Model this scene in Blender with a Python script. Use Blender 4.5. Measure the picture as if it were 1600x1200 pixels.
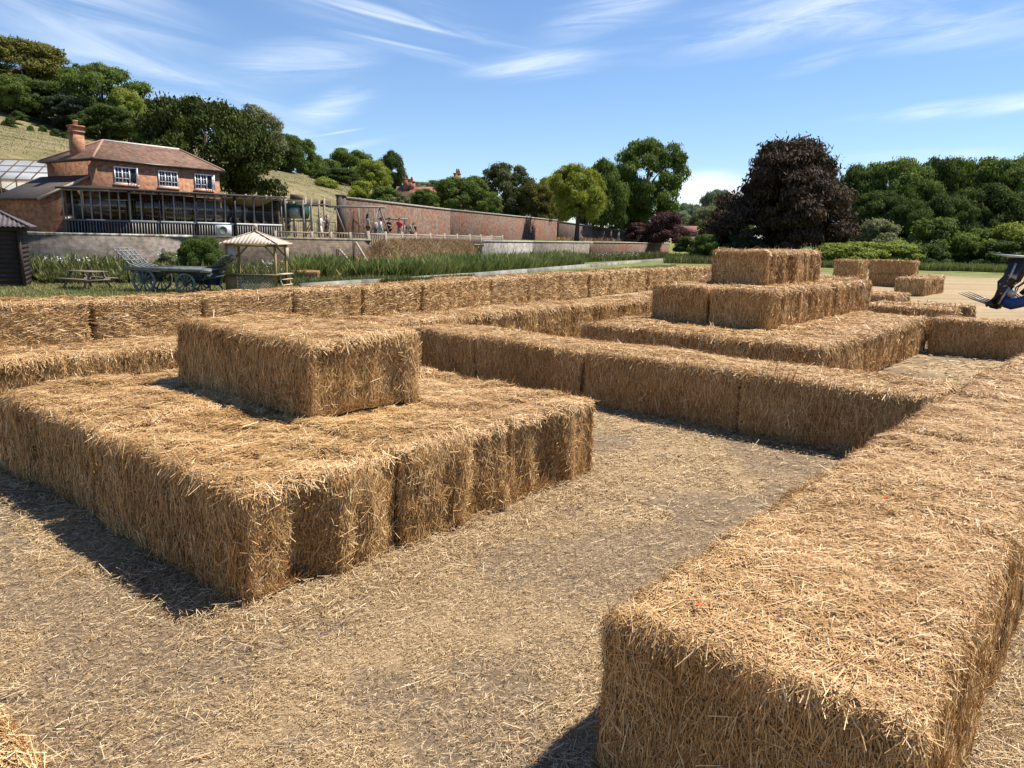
import bpy, bmesh, math, random
import numpy as np
from mathutils import Matrix, Vector, Euler

# ------------------------------------------------------------------ camera
for o in list(bpy.data.objects):
    bpy.data.objects.remove(o)
S = bpy.context.scene
COL = S.collection
R = math.radians
EYE = 2.45
PITCH, ROLL, FPX = R(10.92), R(1.3), 1192.0
cam_d = bpy.data.cameras.new('camera')
cam_d.sensor_width = 36.0
cam_d.lens = FPX / 1600 * 36
cam_d.clip_start, cam_d.clip_end = 0.05, 4000
cam = bpy.data.objects.new('camera', cam_d)
COL.objects.link(cam)
cam.matrix_world = Matrix.Translation((0, 0, EYE)) @ Matrix.Rotation(R(90) - PITCH, 4, 'X') @ Matrix.Rotation(ROLL, 4, 'Z')
S.camera = cam
S.render.engine = 'CYCLES'
S.cycles.use_denoising = True
S.cycles.caustics_reflective = False
S.cycles.caustics_refractive = False
S.cycles.max_bounces = 6
S.cycles.diffuse_bounces = 3
S.cycles.glossy_bounces = 2
S.cycles.transmission_bounces = 4
S.cycles.transparent_max_bounces = 8
S.view_settings.view_transform = 'Standard'
S.view_settings.look = 'None'
S.view_settings.gamma = 1.0
S.view_settings.exposure = 0.80

# ------------------------------------------------------------------ sun and sky
SUN_AZ, SUN_EL = R(72.0), R(60.0)
sd = bpy.data.lights.new('sun', 'SUN')
sd.energy = 5.0
sd.angle = R(0.5)
sd.color = (1.0, 0.94, 0.85)
sun = bpy.data.objects.new('sun', sd)
COL.objects.link(sun)
sv = Vector((math.sin(SUN_AZ) * math.cos(SUN_EL), math.cos(SUN_AZ) * math.cos(SUN_EL), math.sin(SUN_EL)))
sun.rotation_euler = sv.to_track_quat('Z', 'Y').to_euler()
sun.location = sv * 60

W = bpy.data.worlds.new('World')
S.world = W
W.use_nodes = True
nt = W.node_tree
for n in list(nt.nodes):
    nt.nodes.remove(n)


def N(t, kind, **kw):
    n = t.nodes.new(kind)
    for k, v in kw.items():
        if k.startswith('i_'):
            key = k[2:]
            n.inputs[int(key) if key.isdigit() else key.replace('_', ' ')].default_value = v
        else:
            setattr(n, k, v)
    return n


def ramp(t, stops, interp='LINEAR'):
    n = t.nodes.new('ShaderNodeValToRGB')
    n.color_ramp.interpolation = interp
    e = n.color_ramp.elements
    e[0].position, e[0].color = stops[0][0], (*stops[0][1], 1) if len(stops[0][1]) == 3 else stops[0][1]
    e[1].position, e[1].color = stops[-1][0], (*stops[-1][1], 1)
    for p, c in stops[1:-1]:
        x = e.new(p)
        x.color = (*c, 1)
    return n


def math_node(t, op, a=None, b=None, clamp=False):
    n = t.nodes.new('ShaderNodeMath')
    n.operation = op
    n.use_clamp = clamp
    for i, v in enumerate((a, b)):
        if v is None:
            continue
        if hasattr(v, 'node'):
            t.links.new(v, n.inputs[i])
        else:
            n.inputs[i].default_value = v
    return n.outputs[0]


sky = N(nt, 'ShaderNodeTexSky', sky_type='NISHITA')
sky.sun_disc = False
sky.sun_elevation, sky.sun_rotation = SUN_EL, SUN_AZ
sky.altitude, sky.air_density, sky.dust_density, sky.ozone_density = 60, 1.0, 0.0, 3.0
tc = N(nt, 'ShaderNodeTexCoord')
sep = N(nt, 'ShaderNodeSeparateXYZ')
nt.links.new(tc.outputs['Generated'], sep.inputs[0])
az_ = math_node(nt, 'ARCTAN2', sep.outputs[0], sep.outputs[1])
el_ = math_node(nt, 'ARCSINE', sep.outputs[2])
cmb = N(nt, 'ShaderNodeCombineXYZ')
nt.links.new(az_, cmb.inputs[0])
nt.links.new(el_, cmb.inputs[1])


def cirrus(rot, scale, detail, lo, hi, loc, dist):
    """streaks laid out in azimuth and elevation: rot in degrees is their slope"""
    mp = N(nt, 'ShaderNodeMapping', vector_type='TEXTURE')
    mp.inputs['Rotation'].default_value = (0, 0, R(rot))
    mp.inputs['Scale'].default_value = (*scale, 1)
    mp.inputs['Location'].default_value = loc
    nt.links.new(cmb.outputs[0], mp.inputs[0])
    nz = N(nt, 'ShaderNodeTexNoise')
    nz.inputs['Scale'].default_value = 1.0
    nz.inputs['Detail'].default_value = detail
    nz.inputs['Roughness'].default_value = 0.62
    nz.inputs['Distortion'].default_value = dist
    nt.links.new(mp.outputs[0], nz.inputs['Vector'])
    mr = N(nt, 'ShaderNodeMapRange', interpolation_type='SMOOTHSTEP')
    mr.inputs['From Min'].default_value = lo
    mr.inputs['From Max'].default_value = hi
    nt.links.new(nz.outputs[0], mr.inputs[0])
    return mr.outputs[0]


def patch(az, el, wa, we, rot, amp):
    """soft elliptical patch of sky (degrees) where a cloud lies"""
    mp = N(nt, 'ShaderNodeMapping', vector_type='TEXTURE')
    mp.inputs['Location'].default_value = (R(az), R(el), 0)
    mp.inputs['Rotation'].default_value = (0, 0, R(rot))
    mp.inputs['Scale'].default_value = (R(wa), R(we), 1)
    nt.links.new(cmb.outputs[0], mp.inputs[0])
    ln = N(nt, 'ShaderNodeVectorMath', operation='LENGTH')
    nt.links.new(mp.outputs[0], ln.inputs[0])
    mr = N(nt, 'ShaderNodeMapRange', interpolation_type='SMOOTHERSTEP')
    mr.inputs['From Min'].default_value = 1.0
    mr.inputs['From Max'].default_value = 0.0
    mr.inputs['To Max'].default_value = amp
    nt.links.new(ln.outputs[1], mr.inputs[0])
    return mr.outputs[0]


def total(parts):
    r = parts[0]
    for q in parts[1:]:
        r = math_node(nt, 'ADD', r, q)
    return r


cA = cirrus(7, (0.23, 0.025), 10, 0.28, 0.86, (0.2, 0.1, 0), 1.1)
cB = cirrus(-11, (0.26, 0.032), 10, 0.28, 0.88, (1.7, 0.6, 0), 1.0)
mA = total([patch(-15, 11.3, 8, 2.3, 10, 0.75), patch(1.5, 11.8, 8, 1.3, 6, 1.0), patch(-13, 8.6, 5, 1.6, 22, 0.7), patch(19, 14.6, 17, 2.7, 9, 0.85), patch(27, 13.2, 13, 2.4, -3, 0.5),
            patch(20, 11.6, 4, 0.8, 14, 0.6), patch(31, 8.6, 13, 0.9, 4, 0.95), patch(7, 15.6, 9, 2.6, 20, 0.6), patch(-11, 6.2, 4, 0.4, 14, 0.6), patch(-16, 6.8, 5, 0.9, -14, 0.4), patch(14.0, 3.6, 5, 1.8, 0, 1.2), patch(27, 5.6, 8, 0.9, 0, 0.7),
            patch(50, 16, 20, 5, 5, 0.6), patch(-60, 18, 20, 6, 5, 0.6), patch(10, 24, 40, 6, 8, 0.5)])
mB = total([patch(-31, 14.5, 15, 3.8, -14, 0.95), patch(-24, 9.2, 16, 2.6, -14, 0.8), patch(-7, 14.2, 16, 0.8, -9, 0.8), patch(-8, 12.4, 9, 0.55, -9, 0.55), patch(-17, 16.5, 9, 0.6, -7, 0.7), patch(-12, 15.5, 14, 3.0, -10, 0.40)])
cl = math_node(nt, 'ADD', math_node(nt, 'MULTIPLY', cA, mA), math_node(nt, 'MULTIPLY', cB, mB), True)
cl = math_node(nt, 'MULTIPLY', cl, 0.88)
cl = math_node(nt, 'ADD', cl, total([patch(-9, 14.3, 8.5, 0.22, -9.5, 0.30), patch(-8.5, 12.8, 6.0, 0.18, -8, 0.26), patch(-12.6, 6.9, 2.6, 0.13, 12, 0.30), patch(-26, 16.2, 8, 0.2, -12, 0.25), patch(13.6, 3.5, 4.6, 1.9, 0, 0.85)]), True)
mixc = N(nt, 'ShaderNodeMix', data_type='RGBA')
hs = N(nt, 'ShaderNodeHueSaturation')
hs.inputs['Saturation'].default_value = 1.01
tint = N(nt, 'ShaderNodeMix', data_type='RGBA', blend_type='MULTIPLY')
tint.inputs['Factor'].default_value = 1
nt.links.new(sky.outputs[0], tint.inputs['A'])
tint.inputs['B'].default_value = (0.89, 0.97, 1.10, 1)
nt.links.new(tint.outputs['Result'], hs.inputs['Color'])
nt.links.new(cl, mixc.inputs['Factor'])
nt.links.new(hs.outputs[0], mixc.inputs['A'])
mixc.inputs['B'].default_value = (8.2, 8.8, 9.6, 1)
bg = N(nt, 'ShaderNodeBackground')
bg.inputs['Strength'].default_value = 0.080
nt.links.new(mixc.outputs['Result'], bg.inputs['Color'])
wo = N(nt, 'ShaderNodeOutputWorld')
nt.links.new(bg.outputs[0], wo.inputs['Surface'])

# ------------------------------------------------------------------ survey helpers (pixel of the photograph -> place)
CP, SP = math.cos(PITCH), math.sin(PITCH)
CR, SR = math.cos(ROLL), math.sin(ROLL)


def ray(x, y):
    a, b = (x - 800) / FPX, -(y - 600) / FPX
    A, B = a * CR - b * SR, a * SR + b * CR
    return np.array([A, CP + B * SP, -SP + B * CP])


def at(x, y, z=0.0):
    r = ray(x, y)
    return np.array([0, 0, EYE]) + r * ((z - EYE) / r[2])


def at_d(x, y, d):
    """the point d metres ahead of the camera that shows at (x, y)"""
    r = ray(x, y)
    return np.array([0, 0, EYE]) + r * (d / r[1])


AZ = R(39.3)
U = np.array([math.sin(AZ), math.cos(AZ)])
V = np.array([-math.cos(AZ), math.sin(AZ)])
ROT_U = R(90) - AZ


def uvp(u, v, z=0.0):
    p = U * u + V * v
    return (p[0], p[1], z)


# ------------------------------------------------------------------ noise
def _hash(i, j, k, seed):
    n = (i.astype(np.int64) * 374761393 + j.astype(np.int64) * 668265263 + k.astype(np.int64) * 2147483647 + seed * 974634777) & 0xFFFFFFFF
    n = ((n ^ (n >> 13)) * 1274126177) & 0xFFFFFFFF
    n = (n ^ (n >> 16)) & 0xFFFF
    return n / 65535.0


def vnoise(p, seed=0):
    p = np.asarray(p, float)
    f0 = np.floor(p)
    fr = p - f0
    w = fr * fr * (3 - 2 * fr)
    i, j, k = f0[:, 0].astype(np.int64), f0[:, 1].astype(np.int64), f0[:, 2].astype(np.int64)
    r = 0
    for dx in (0, 1):
        wx = w[:, 0] if dx else 1 - w[:, 0]
        for dy in (0, 1):
            wy = w[:, 1] if dy else 1 - w[:, 1]
            for dz in (0, 1):
                wz = w[:, 2] if dz else 1 - w[:, 2]
                r = r + wx * wy * wz * _hash(i + dx, j + dy, k + dz, seed)
    return r


def fbm(p, seed=0, octv=3, gain=0.5):
    a, s, r, t = 1.0, 1.0, 0, 0
    for o in range(octv):
        r = r + a * vnoise(np.asarray(p) * s, seed + o * 17)
        t += a
        a *= gain
        s *= 2.03
    return r / t


def sstep(a, b, x):
    t = np.clip((np.asarray(x, float) - a) / (b - a), 0, 1)
    return t * t * (3 - 2 * t)


def unit(a):
    return a / np.maximum(np.linalg.norm(a, axis=-1, keepdims=True), 1e-9)


# ------------------------------------------------------------------ mesh building
class MB:
    """collects quads / triangles and links them as ONE mesh object"""

    def __init__(self):
        self.v, self.q, self.t, self.qm, self.tm, self.qr, self.tr = [], [], [], [], [], [], []
        self.n = 0

    def add(self, verts, quads=None, tris=None, mat=0, rnd=0.5):
        verts = np.asarray(verts, float).reshape(-1, 3)
        self.v.append(verts)
        for arr, L, M, Q in ((quads, self.q, self.qm, self.qr), (tris, self.t, self.tm, self.tr)):
            if arr is None or len(arr) == 0:
                continue
            arr = np.asarray(arr, np.int64)
            L.append(arr + self.n)
            M.append(np.full(len(arr), mat, np.int32))
            Q.append(np.full(len(arr), rnd, float) if np.isscalar(rnd) else np.asarray(rnd, float))
        self.n += len(verts)
        return self

    def soup(self, pts, mat=0, rnd=0.5):
        """pts (n, 4, 3) or (n, 3, 3)"""
        n, k, _ = pts.shape
        idx = np.arange(n * k).reshape(n, k)
        return self.add(pts.reshape(-1, 3), idx if k == 4 else None, idx if k == 3 else None, mat, rnd)

    def box(self, c, s, rot=None, mat=0, rnd=0.5, taper=1.0):
        x, y, z = np.array(s) / 2.0
        p = np.array([[-x, -y, -z], [x, -y, -z], [x, y, -z], [-x, y, -z], [-x * taper, -y * taper, z], [x * taper, -y * taper, z], [x * taper, y * taper, z], [-x * taper, y * taper, z]])
        if rot is not None:
            p = p @ np.array(rot).T
        return self.add(p + np.array(c), [[3, 2, 1, 0], [4, 5, 6, 7], [0, 1, 5, 4], [1, 2, 6, 5], [2, 3, 7, 6], [3, 0, 4, 7]], None, mat, rnd)

    def b2(self, lo, hi, mat=0, rnd=0.5):
        lo, hi = np.array(lo, float), np.array(hi, float)
        return self.box((lo + hi) / 2, hi - lo, None, mat, rnd)

    def bar(self, p, q, w, h=None, mat=0, up=(0, 0, 1), rnd=0.5):
        p, q = np.array(p, float), np.array(q, float)
        d = q - p
        L = np.linalg.norm(d)
        z = d / L
        up = np.array(up, float)
        if abs(z @ up) > 0.98:
            up = np.array([1.0, 0, 0])
        x = np.cross(up, z)
        x /= np.linalg.norm(x)
        y = np.cross(z, x)
        return self.box((p + q) / 2, (w, h or w, L), np.stack([x, y, z], 1), mat, rnd)

    def tube(self, pts, rad, n=8, mat=0, rnd=0.5, cap=True):
        pts = np.asarray(pts, float)
        m = len(pts)
        rad = np.full(m, rad, float) if np.isscalar(rad) else np.asarray(rad, float)
        tg = unit(np.gradient(pts, axis=0))
        ref = np.array([0, 0, 1.0]) if abs(tg[0, 2]) < 0.9 else np.array([1.0, 0, 0])
        vs = []
        for i in range(m):
            x = np.cross(ref, tg[i])
            x /= max(np.linalg.norm(x), 1e-6)
            y = np.cross(tg[i], x)
            a = np.arange(n) * 2 * math.pi / n
            vs.append(pts[i] + rad[i] * (np.cos(a)[:, None] * x + np.sin(a)[:, None] * y))
        q = []
        for i in range(m - 1):
            for j in range(n):
                k = (j + 1) % n
                q.append([i * n + j, i * n + k, (i + 1) * n + k, (i + 1) * n + j])
        vs = np.concatenate(vs)
        tris = None
        if cap:
            vs = np.vstack([vs, pts[0], pts[-1]])
            tris = [[m * n, (j + 1) % n, j] for j in range(n)] + [[m * n + 1, (m - 1) * n + j, (m - 1) * n + (j + 1) % n] for j in range(n)]
        return self.add(vs, q, tris, mat, rnd)

    def lathe(self, prof, n=16, c=(0, 0, 0), rot=None, mat=0, rnd=0.5):
        a = np.arange(n) * 2 * math.pi / n
        vs = np.concatenate([np.stack([r * np.cos(a), r * np.sin(a), np.full(n, z)], 1) for r, z in prof])
        if rot is not None:
            vs = vs @ np.array(rot).T
        q = []
        for i in range(len(prof) - 1):
            for j in range(n):
                k = (j + 1) % n
                q.append([i * n + j, i * n + k, (i + 1) * n + k, (i + 1) * n + j])
        return self.add(vs + np.array(c), q, None, mat, rnd)

    def prism(self, poly, ext, mat=0, rnd=0.5):
        """polygon (list of 3D points, convex) extruded by vector ext"""
        p = np.asarray(poly, float)
        n = len(p)
        vs = np.vstack([p, p + np.array(ext, float)])
        tris = [[0, i + 1, i] for i in range(1, n - 1)] + [[n, n + i, n + i + 1] for i in range(1, n - 1)]
        q = [[i, (i + 1) % n, n + (i + 1) % n, n + i] for i in range(n)]
        return self.add(vs, q, tris, mat, rnd)

    def mesh(self, name, mats, smooth=False):
        me = bpy.data.meshes.new(name)
        v = np.concatenate(self.v)
        q = np.concatenate(self.q) if self.q else np.zeros((0, 4), np.int64)
        t = np.concatenate(self.t) if self.t else np.zeros((0, 3), np.int64)
        me.vertices.add(len(v))
        me.vertices.foreach_set('co', v.astype(np.float32).ravel())
        loops = np.concatenate([q.ravel(), t.ravel()]).astype(np.int32)
        me.loops.add(len(loops))
        me.loops.foreach_set('vertex_index', loops)
        starts = np.concatenate([np.arange(len(q)) * 4, len(q) * 4 + np.arange(len(t)) * 3]).astype(np.int32)
        me.polygons.add(len(starts))
        me.polygons.foreach_set('loop_start', starts)
        mi = np.concatenate(self.qm + self.tm)
        me.polygons.foreach_set('material_index', mi)
        me.update(calc_edges=True)
        at_ = me.attributes.new('rnd', 'FLOAT', 'FACE')
        at_.data.foreach_set('value', np.concatenate(self.qr + self.tr).astype(np.float32))
        if smooth is not False:
            sm = np.ones(len(starts), bool) if smooth is True else np.isin(mi, smooth)
            me.polygons.foreach_set('use_smooth', sm)
        for m in mats if isinstance(mats, (list, tuple)) else [mats]:
            me.materials.append(m)
        return me

    def build(self, name, mats, parent=None, smooth=False, loc=(0, 0, 0), rz=0.0):
        o = bpy.data.objects.new(name, self.mesh(name, mats, smooth))
        COL.objects.link(o)
        o.location = loc
        o.rotation_euler = (0, 0, rz)
        if parent is not None:
            o.parent = parent
        return o


def tag(o, label=None, cat=None, group=None, kind=None):
    for k, v in (('label', label), ('category', cat), ('group', group), ('kind', kind)):
        if v:
            o[k] = v
    return o


def empty(name, loc, rz=0.0, label=None, cat=None, group=None):
    o = bpy.data.objects.new(name, None)
    o.empty_display_size = 0.3
    COL.objects.link(o)
    o.location = loc
    o.rotation_euler = (0, 0, rz)
    return tag(o, label, cat, group)


def copy_tree(o, parent=None):
    c = o.copy()
    COL.objects.link(c)
    c.parent = parent
    for ch in o.children:
        copy_tree(ch, c)
    return c


# ------------------------------------------------------------------ materials
def new_mat(name):
    m = bpy.data.materials.new(name)
    m.use_nodes = True
    t = m.node_tree
    b = t.nodes['Principled BSDF']
    return m, t, b


def set_b(b, **kw):
    for k, v in kw.items():
        b.inputs[k.replace('_', ' ')].default_value = v


def noise_mat(name, c0, c1, scale=8.0, rough=0.8, bump=0.0, detail=6, stretch=None, spec=0.3, lo=0.3, hi=0.7, metal=0.0, c2=None):
    """two or three tones of one material broken up by object-space noise"""
    m, t, b = new_mat(name)
    tc = N(t, 'ShaderNodeTexCoord')
    src = tc.outputs['Object']
    if stretch:
        mp = N(t, 'ShaderNodeMapping')
        mp.inputs['Scale'].default_value = stretch
        t.links.new(src, mp.inputs[0])
        src = mp.outputs[0]
    nz = N(t, 'ShaderNodeTexNoise')
    nz.inputs['Scale'].default_value = scale
    nz.inputs['Detail'].default_value = detail
    nz.inputs['Roughness'].default_value = 0.62
    t.links.new(src, nz.inputs['Vector'])
    st = [(lo, c0), (hi, c1)] if c2 is None else [(lo, c0), ((lo + hi) / 2, c1), (hi, c2)]
    rp = ramp(t, st)
    t.links.new(nz.outputs[0], rp.inputs[0])
    t.links.new(rp.outputs[0], b.inputs['Base Color'])
    set_b(b, Roughness=rough, Metallic=metal)
    b.inputs['Specular IOR Level'].default_value = spec
    if bump:
        bp = N(t, 'ShaderNodeBump')
        bp.inputs['Strength'].default_value = 1.0
        bp.inputs['Distance'].default_value = bump
        t.links.new(nz.outputs[0], bp.inputs['Height'])
        t.links.new(bp.outputs[0], b.inputs['Normal'])
    return m


def rnd_mat(name, stops, rough=0.6, spec=0.3, trans=0.0, tcol=None, big=None):
    """colour picked per face from the 'rnd' attribute (each straw, leaf or blade its own tint)"""
    m, t, b = new_mat(name)
    a = N(t, 'ShaderNodeAttribute', attribute_name='rnd')
    rp = ramp(t, stops)
    t.links.new(a.outputs['Fac'], rp.inputs[0])
    col = rp.outputs[0]
    if big:
        tc = N(t, 'ShaderNodeTexCoord')
        nz = N(t, 'ShaderNodeTexNoise')
        nz.inputs['Scale'].default_value = big[0]
        nz.inputs['Detail'].default_value = 3
        t.links.new(tc.outputs['Object'], nz.inputs['Vector'])
        r2 = ramp(t, [(0.35, big[1]), (0.65, (1, 1, 1))])
        t.links.new(nz.outputs[0], r2.inputs[0])
        mx = N(t, 'ShaderNodeMix', data_type='RGBA', blend_type='MULTIPLY')
        mx.inputs['Factor'].default_value = 1
        t.links.new(col, mx.inputs['A'])
        t.links.new(r2.outputs[0], mx.inputs['B'])
        col = mx.outputs['Result']
    t.links.new(col, b.inputs['Base Color'])
    set_b(b, Roughness=rough)
    b.inputs['Specular IOR Level'].default_value = spec
    if trans:
        tr = N(t, 'ShaderNodeBsdfTranslucent')
        if tcol:
            mx = N(t, 'ShaderNodeMix', data_type='RGBA', blend_type='MULTIPLY')
            mx.inputs['Factor'].default_value = 1
            t.links.new(col, mx.inputs['A'])
            mx.inputs['B'].default_value = (*tcol, 1)
            t.links.new(mx.outputs['Result'], tr.inputs['Color'])
        else:
            t.links.new(col, tr.inputs['Color'])
        ms = N(t, 'ShaderNodeMixShader')
        ms.inputs[0].default_value = trans
        t.links.new(b.outputs[0], ms.inputs[1])
        t.links.new(tr.outputs[0], ms.inputs[2])
        t.links.new(ms.outputs[0], t.nodes['Material Output'].inputs['Surface'])
    return m


STRAW = rnd_mat('straw', [(0.0, (0.17, 0.076, 0.024)), (0.2, (0.36, 0.185, 0.062)), (0.55, (0.60, 0.365, 0.148)), (0.85, (0.74, 0.525, 0.26)), (1.0, (0.85, 0.71, 0.46))], 0.48, 0.4, big=(1.1, (0.82, 0.79, 0.74)))
LITTER = rnd_mat('straw_litter', [(0.0, (0.17, 0.10, 0.045)), (0.5, (0.42, 0.28, 0.135)), (0.9, (0.60, 0.45, 0.26)), (1.0, (0.72, 0.59, 0.38))], 0.6, 0.3)
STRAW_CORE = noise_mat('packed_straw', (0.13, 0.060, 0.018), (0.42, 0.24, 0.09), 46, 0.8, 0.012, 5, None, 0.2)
# ------------------------------------------------------------------ ground
wl = lambda px, d, z: (at_d(px, 360, d)[0], d, z)
WPTS = [(-140, 5), (-60, 29.2), (-36, 36.5)] + [wl(*q, 0)[:2] for q in ((40, 40), (300, 43.8), (578, 48.2), (752, 70.5), (830, 82.5), (925, 100), (1045, 126))] + [(60, 225), (140, 420)]
WX = np.array([p_[0] for p_ in WPTS], float)
WY = np.array([p_[1] for p_ in WPTS], float)


def wall_side(x, y):
    """metres behind the line of the retaining wall"""
    yw = np.interp(x, WX, WY)
    sl = np.interp(x, (WX[1:] + WX[:-1]) / 2, np.diff(WY) / np.diff(WX))
    return (y - yw) / np.sqrt(1 + sl * sl)


def terrain(x, y):
    x, y = np.asarray(x, float), np.asarray(y, float)
    s = wall_side(x, y)
    bank = sstep(-10.0, -8.5, x) * (1 - sstep(-4, -2.6, x))      # the dry earth bank where the wall stops
    step = sstep(0.15, 1.3, s) * (1 - bank) + bank * sstep(-3.2, 0.6, s)
    z = 2.08 * step
    n = -0.951 * x + 0.309 * y
    e = 0.309 * x + 0.951 * y
    fe = np.interp(e, [-100, 74, 128, 150, 215, 300, 600], [1.0, 1.0, 1.0, 0.82, 0.42, 0.2, 0.12])
    h = np.maximum(0, n - 40)
    h = np.where(h < 8, h * h / 16, h - 4)
    h = h * 1.0
    z = z + np.interp(h, [0, 16, 53, 76, 100, 200], [0, 6.4, 13.6, 21.0, 24.0, 26.0]) * fe * sstep(0, 6, s)
    z = z + 0.022 * (y > 0) * np.sin(x * 0.9 + 1.3) * np.sin(y * 0.7)
    return z


def ground_masks(x, y):
    """litter (straw on soil), grass"""
    p = np.stack([x, y, np.zeros_like(x)], 1)
    v = x * V[0] + y * V[1]
    u = x * U[0] + y * U[1]
    nz = fbm(p * 0.25, 3, 3) - 0.5
    grass = sstep(16.6, 18.6, v + nz * 2.5 - np.maximum(0, u - 18) * 0.1)
    far = sstep(60, 74, y + nz * 16)
    grass = np.maximum(grass, far)
    l = fbm(p * np.array([0.9, 0.9, 1]), 11, 4, 0.6)
    l2 = fbm(p * 3.1, 23, 3, 0.6)
    lit = sstep(0.36, 0.65, l * 0.72 + l2 * 0.28)
    # the beaten path beside the front block is balder; straw gathers along the bales
    path = np.exp(-((u - 5.6) / 3.0) ** 2 - ((v - 3.0) / 0.85) ** 2) + np.exp(-((u - 1.2) / 0.9) ** 2 - ((v - 6.2) / 2.4) ** 2)
    lit = np.clip(lit - 0.95 * path * sstep(0.30, 0.58, fbm(p * 1.7, 37, 3)), 0, 1)
    return lit, np.clip(grass, 0, 1)


def make_ground():
    rr = [0.25]
    while rr[-1] < 1500:
        rr.append(rr[-1] * 1.022 + 0.01)
    rr = np.array(rr)
    th = np.concatenate([np.arange(-46, 46, 0.45), np.arange(46, 314, 4.0)])
    A_, B_ = np.meshgrid(rr, np.radians(th), indexing='ij')
    x, y = (A_ * np.sin(B_)).ravel(), (A_ * np.cos(B_)).ravel()
    z = terrain(x, y)
    p = np.stack([x, y, z], 1)
    lit, gr = ground_masks(x, y)
    r = np.hypot(x, y)
    near = 1 - sstep(18, 30, r)
    z = z + near * (0.030 * (fbm(p * 2.2, 5, 3) - 0.5) + 0.022 * (fbm(p * 9, 6, 2) - 0.5) + 0.02 * lit)
    s = wall_side(x, y)
    v = x * V[0] + y * V[1]
    hill = np.maximum(sstep(2, 5, s), sstep(-10.0, -8.5, x) * (1 - sstep(-3.4, -2.2, x)) * sstep(-4.0, -3.2, s))
    nr, na = A_.shape
    idx = np.arange(nr * na).reshape(nr, na)
    j2 = np.roll(np.arange(na), -1)
    q = np.stack([idx[:-1], idx[:-1][:, j2], idx[1:][:, j2], idx[1:]], -1).reshape(-1, 4)
    mb = MB()
    c = len(x)
    mb.add(np.vstack([np.stack([x, y, z], 1), [[0, 0, 0]]]), q, [[c, idx[0, (j + 1) % na], idx[0, j]] for j in range(na)])
    m, t, b = new_mat('field_ground')
    L = t.links
    tc = N(t, 'ShaderNodeTexCoord')

    def nz(scale, det, ro=0.6, vec=None, dist=0.0):
        n = N(t, 'ShaderNodeTexNoise')
        n.inputs['Scale'].default_value = scale
        n.inputs['Detail'].default_value = det
        n.inputs['Roughness'].default_value = ro
        n.inputs['Distortion'].default_value = dist
        L.new(vec or tc.outputs['Object'], n.inputs['Vector'])
        return n.outputs[0]

    def mix(f, a, bb, bt='MIX'):
        n = N(t, 'ShaderNodeMix', data_type='RGBA', blend_type=bt)
        for s_, v_ in (('Factor', f), ('A', a), ('B', bb)):
            if hasattr(v_, 'node'):
                L.new(v_, n.inputs[s_])
            else:
                n.inputs[s_].default_value = v_ if s_ == 'Factor' else (*v_, 1)
        return n.outputs['Result']

    def attr(nm):
        return N(t, 'ShaderNodeAttribute', attribute_name=nm).outputs['Fac']

    soil = ramp(t, [(0.25, (0.078, 0.053, 0.034)), (0.5, (0.195, 0.140, 0.089)), (0.75, (0.36, 0.275, 0.182))])
    L.new(nz(16, 12, 0.78), soil.inputs[0])
    dust = ramp(t, [(0.3, (0.15, 0.095, 0.048)), (0.5, (0.35, 0.245, 0.13)), (0.7, (0.60, 0.455, 0.27))])
    L.new(nz(95, 7, 0.9), dust.inputs[0])
    litn = math_node(t, 'MULTIPLY', attr('litter'), math_node(t, 'ADD', nz(14, 6, 0.7), 0.42))
    litr = ramp(t, [(0.05, (0.08, 0.08, 0.08)), (0.60, (1, 1, 1))])
    L.new(litn, litr.inputs[0])
    base = mix(litr.outputs[0], soil.outputs[0], dust.outputs[0])
    # drill lines of the stubble far out
    mp = N(t, 'ShaderNodeMapping')
    mp.inputs['Rotation'].default_value = (0, 0, R(-8))
    mp.inputs['Scale'].default_value = (0.05, 0.55, 1)
    L.new(tc.outputs['Object'], mp.inputs[0])
    band = ramp(t, [(0.35, (0.21, 0.155, 0.085)), (0.5, (0.33, 0.245, 0.14)), (0.66, (0.44, 0.34, 0.21))])
    L.new(math_node(t, 'ADD', math_node(t, 'MULTIPLY', nz(1.0, 6, 0.65, mp.outputs[0]), 0.6), math_node(t, 'MULTIPLY', nz(2.2, 8, 0.75), 0.4)), band.inputs[0])
    base = mix(attr('far'), base, band.outputs[0])
    grass = ramp(t, [(0.3, (0.050, 0.075, 0.018)), (0.5, (0.135, 0.150, 0.045)), (0.72, (0.30, 0.255, 0.105))])
    L.new(nz(0.55, 9, 0.7), grass.inputs[0])
    base = mix(attr('grass'), base, grass.outputs[0])
    mp2 = N(t, 'ShaderNodeMapping')
    mp2.inputs['Rotation'].default_value = (0, 0, R(-72))
    mp2.inputs['Scale'].default_value = (0.10, 0.42, 1)
    L.new(tc.outputs['Object'], mp2.inputs[0])
    down = ramp(t, [(0.34, (0.075, 0.082, 0.028)), (0.46, (0.155, 0.132, 0.062)), (0.66, (0.245, 0.20, 0.105))])
    L.new(nz(1.0, 9, 0.7, mp2.outputs[0]), down.inputs[0])
    base = mix(attr('hill'), base, down.outputs[0])
    L.new(base, b.inputs['Base Color'])
    set_b(b, Roughness=0.95)
    b.inputs['Specular IOR Level'].default_value = 0.15
    bp = N(t, 'ShaderNodeBump')
    bp.inputs['Distance'].default_value = 0.03
    bp.inputs['Strength'].default_value = 0.9
    L.new(nz(28, 8, 0.72), bp.inputs['Height'])
    L.new(bp.outputs[0], b.inputs['Normal'])
    o = mb.build('ground', m, smooth=True)
    one = lambda a: np.append(a, a[0]).astype(np.float32)
    for nm, arr in (('litter', lit), ('grass', gr), ('hill', hill), ('far', sstep(24, 36, r))):
        o.data.attributes.new(nm, 'FLOAT', 'POINT').data.foreach_set('value', one(arr))
    tag(o, 'flat field of trodden straw and soil rising to a dry grass hillside', 'ground', kind='structure')


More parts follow.
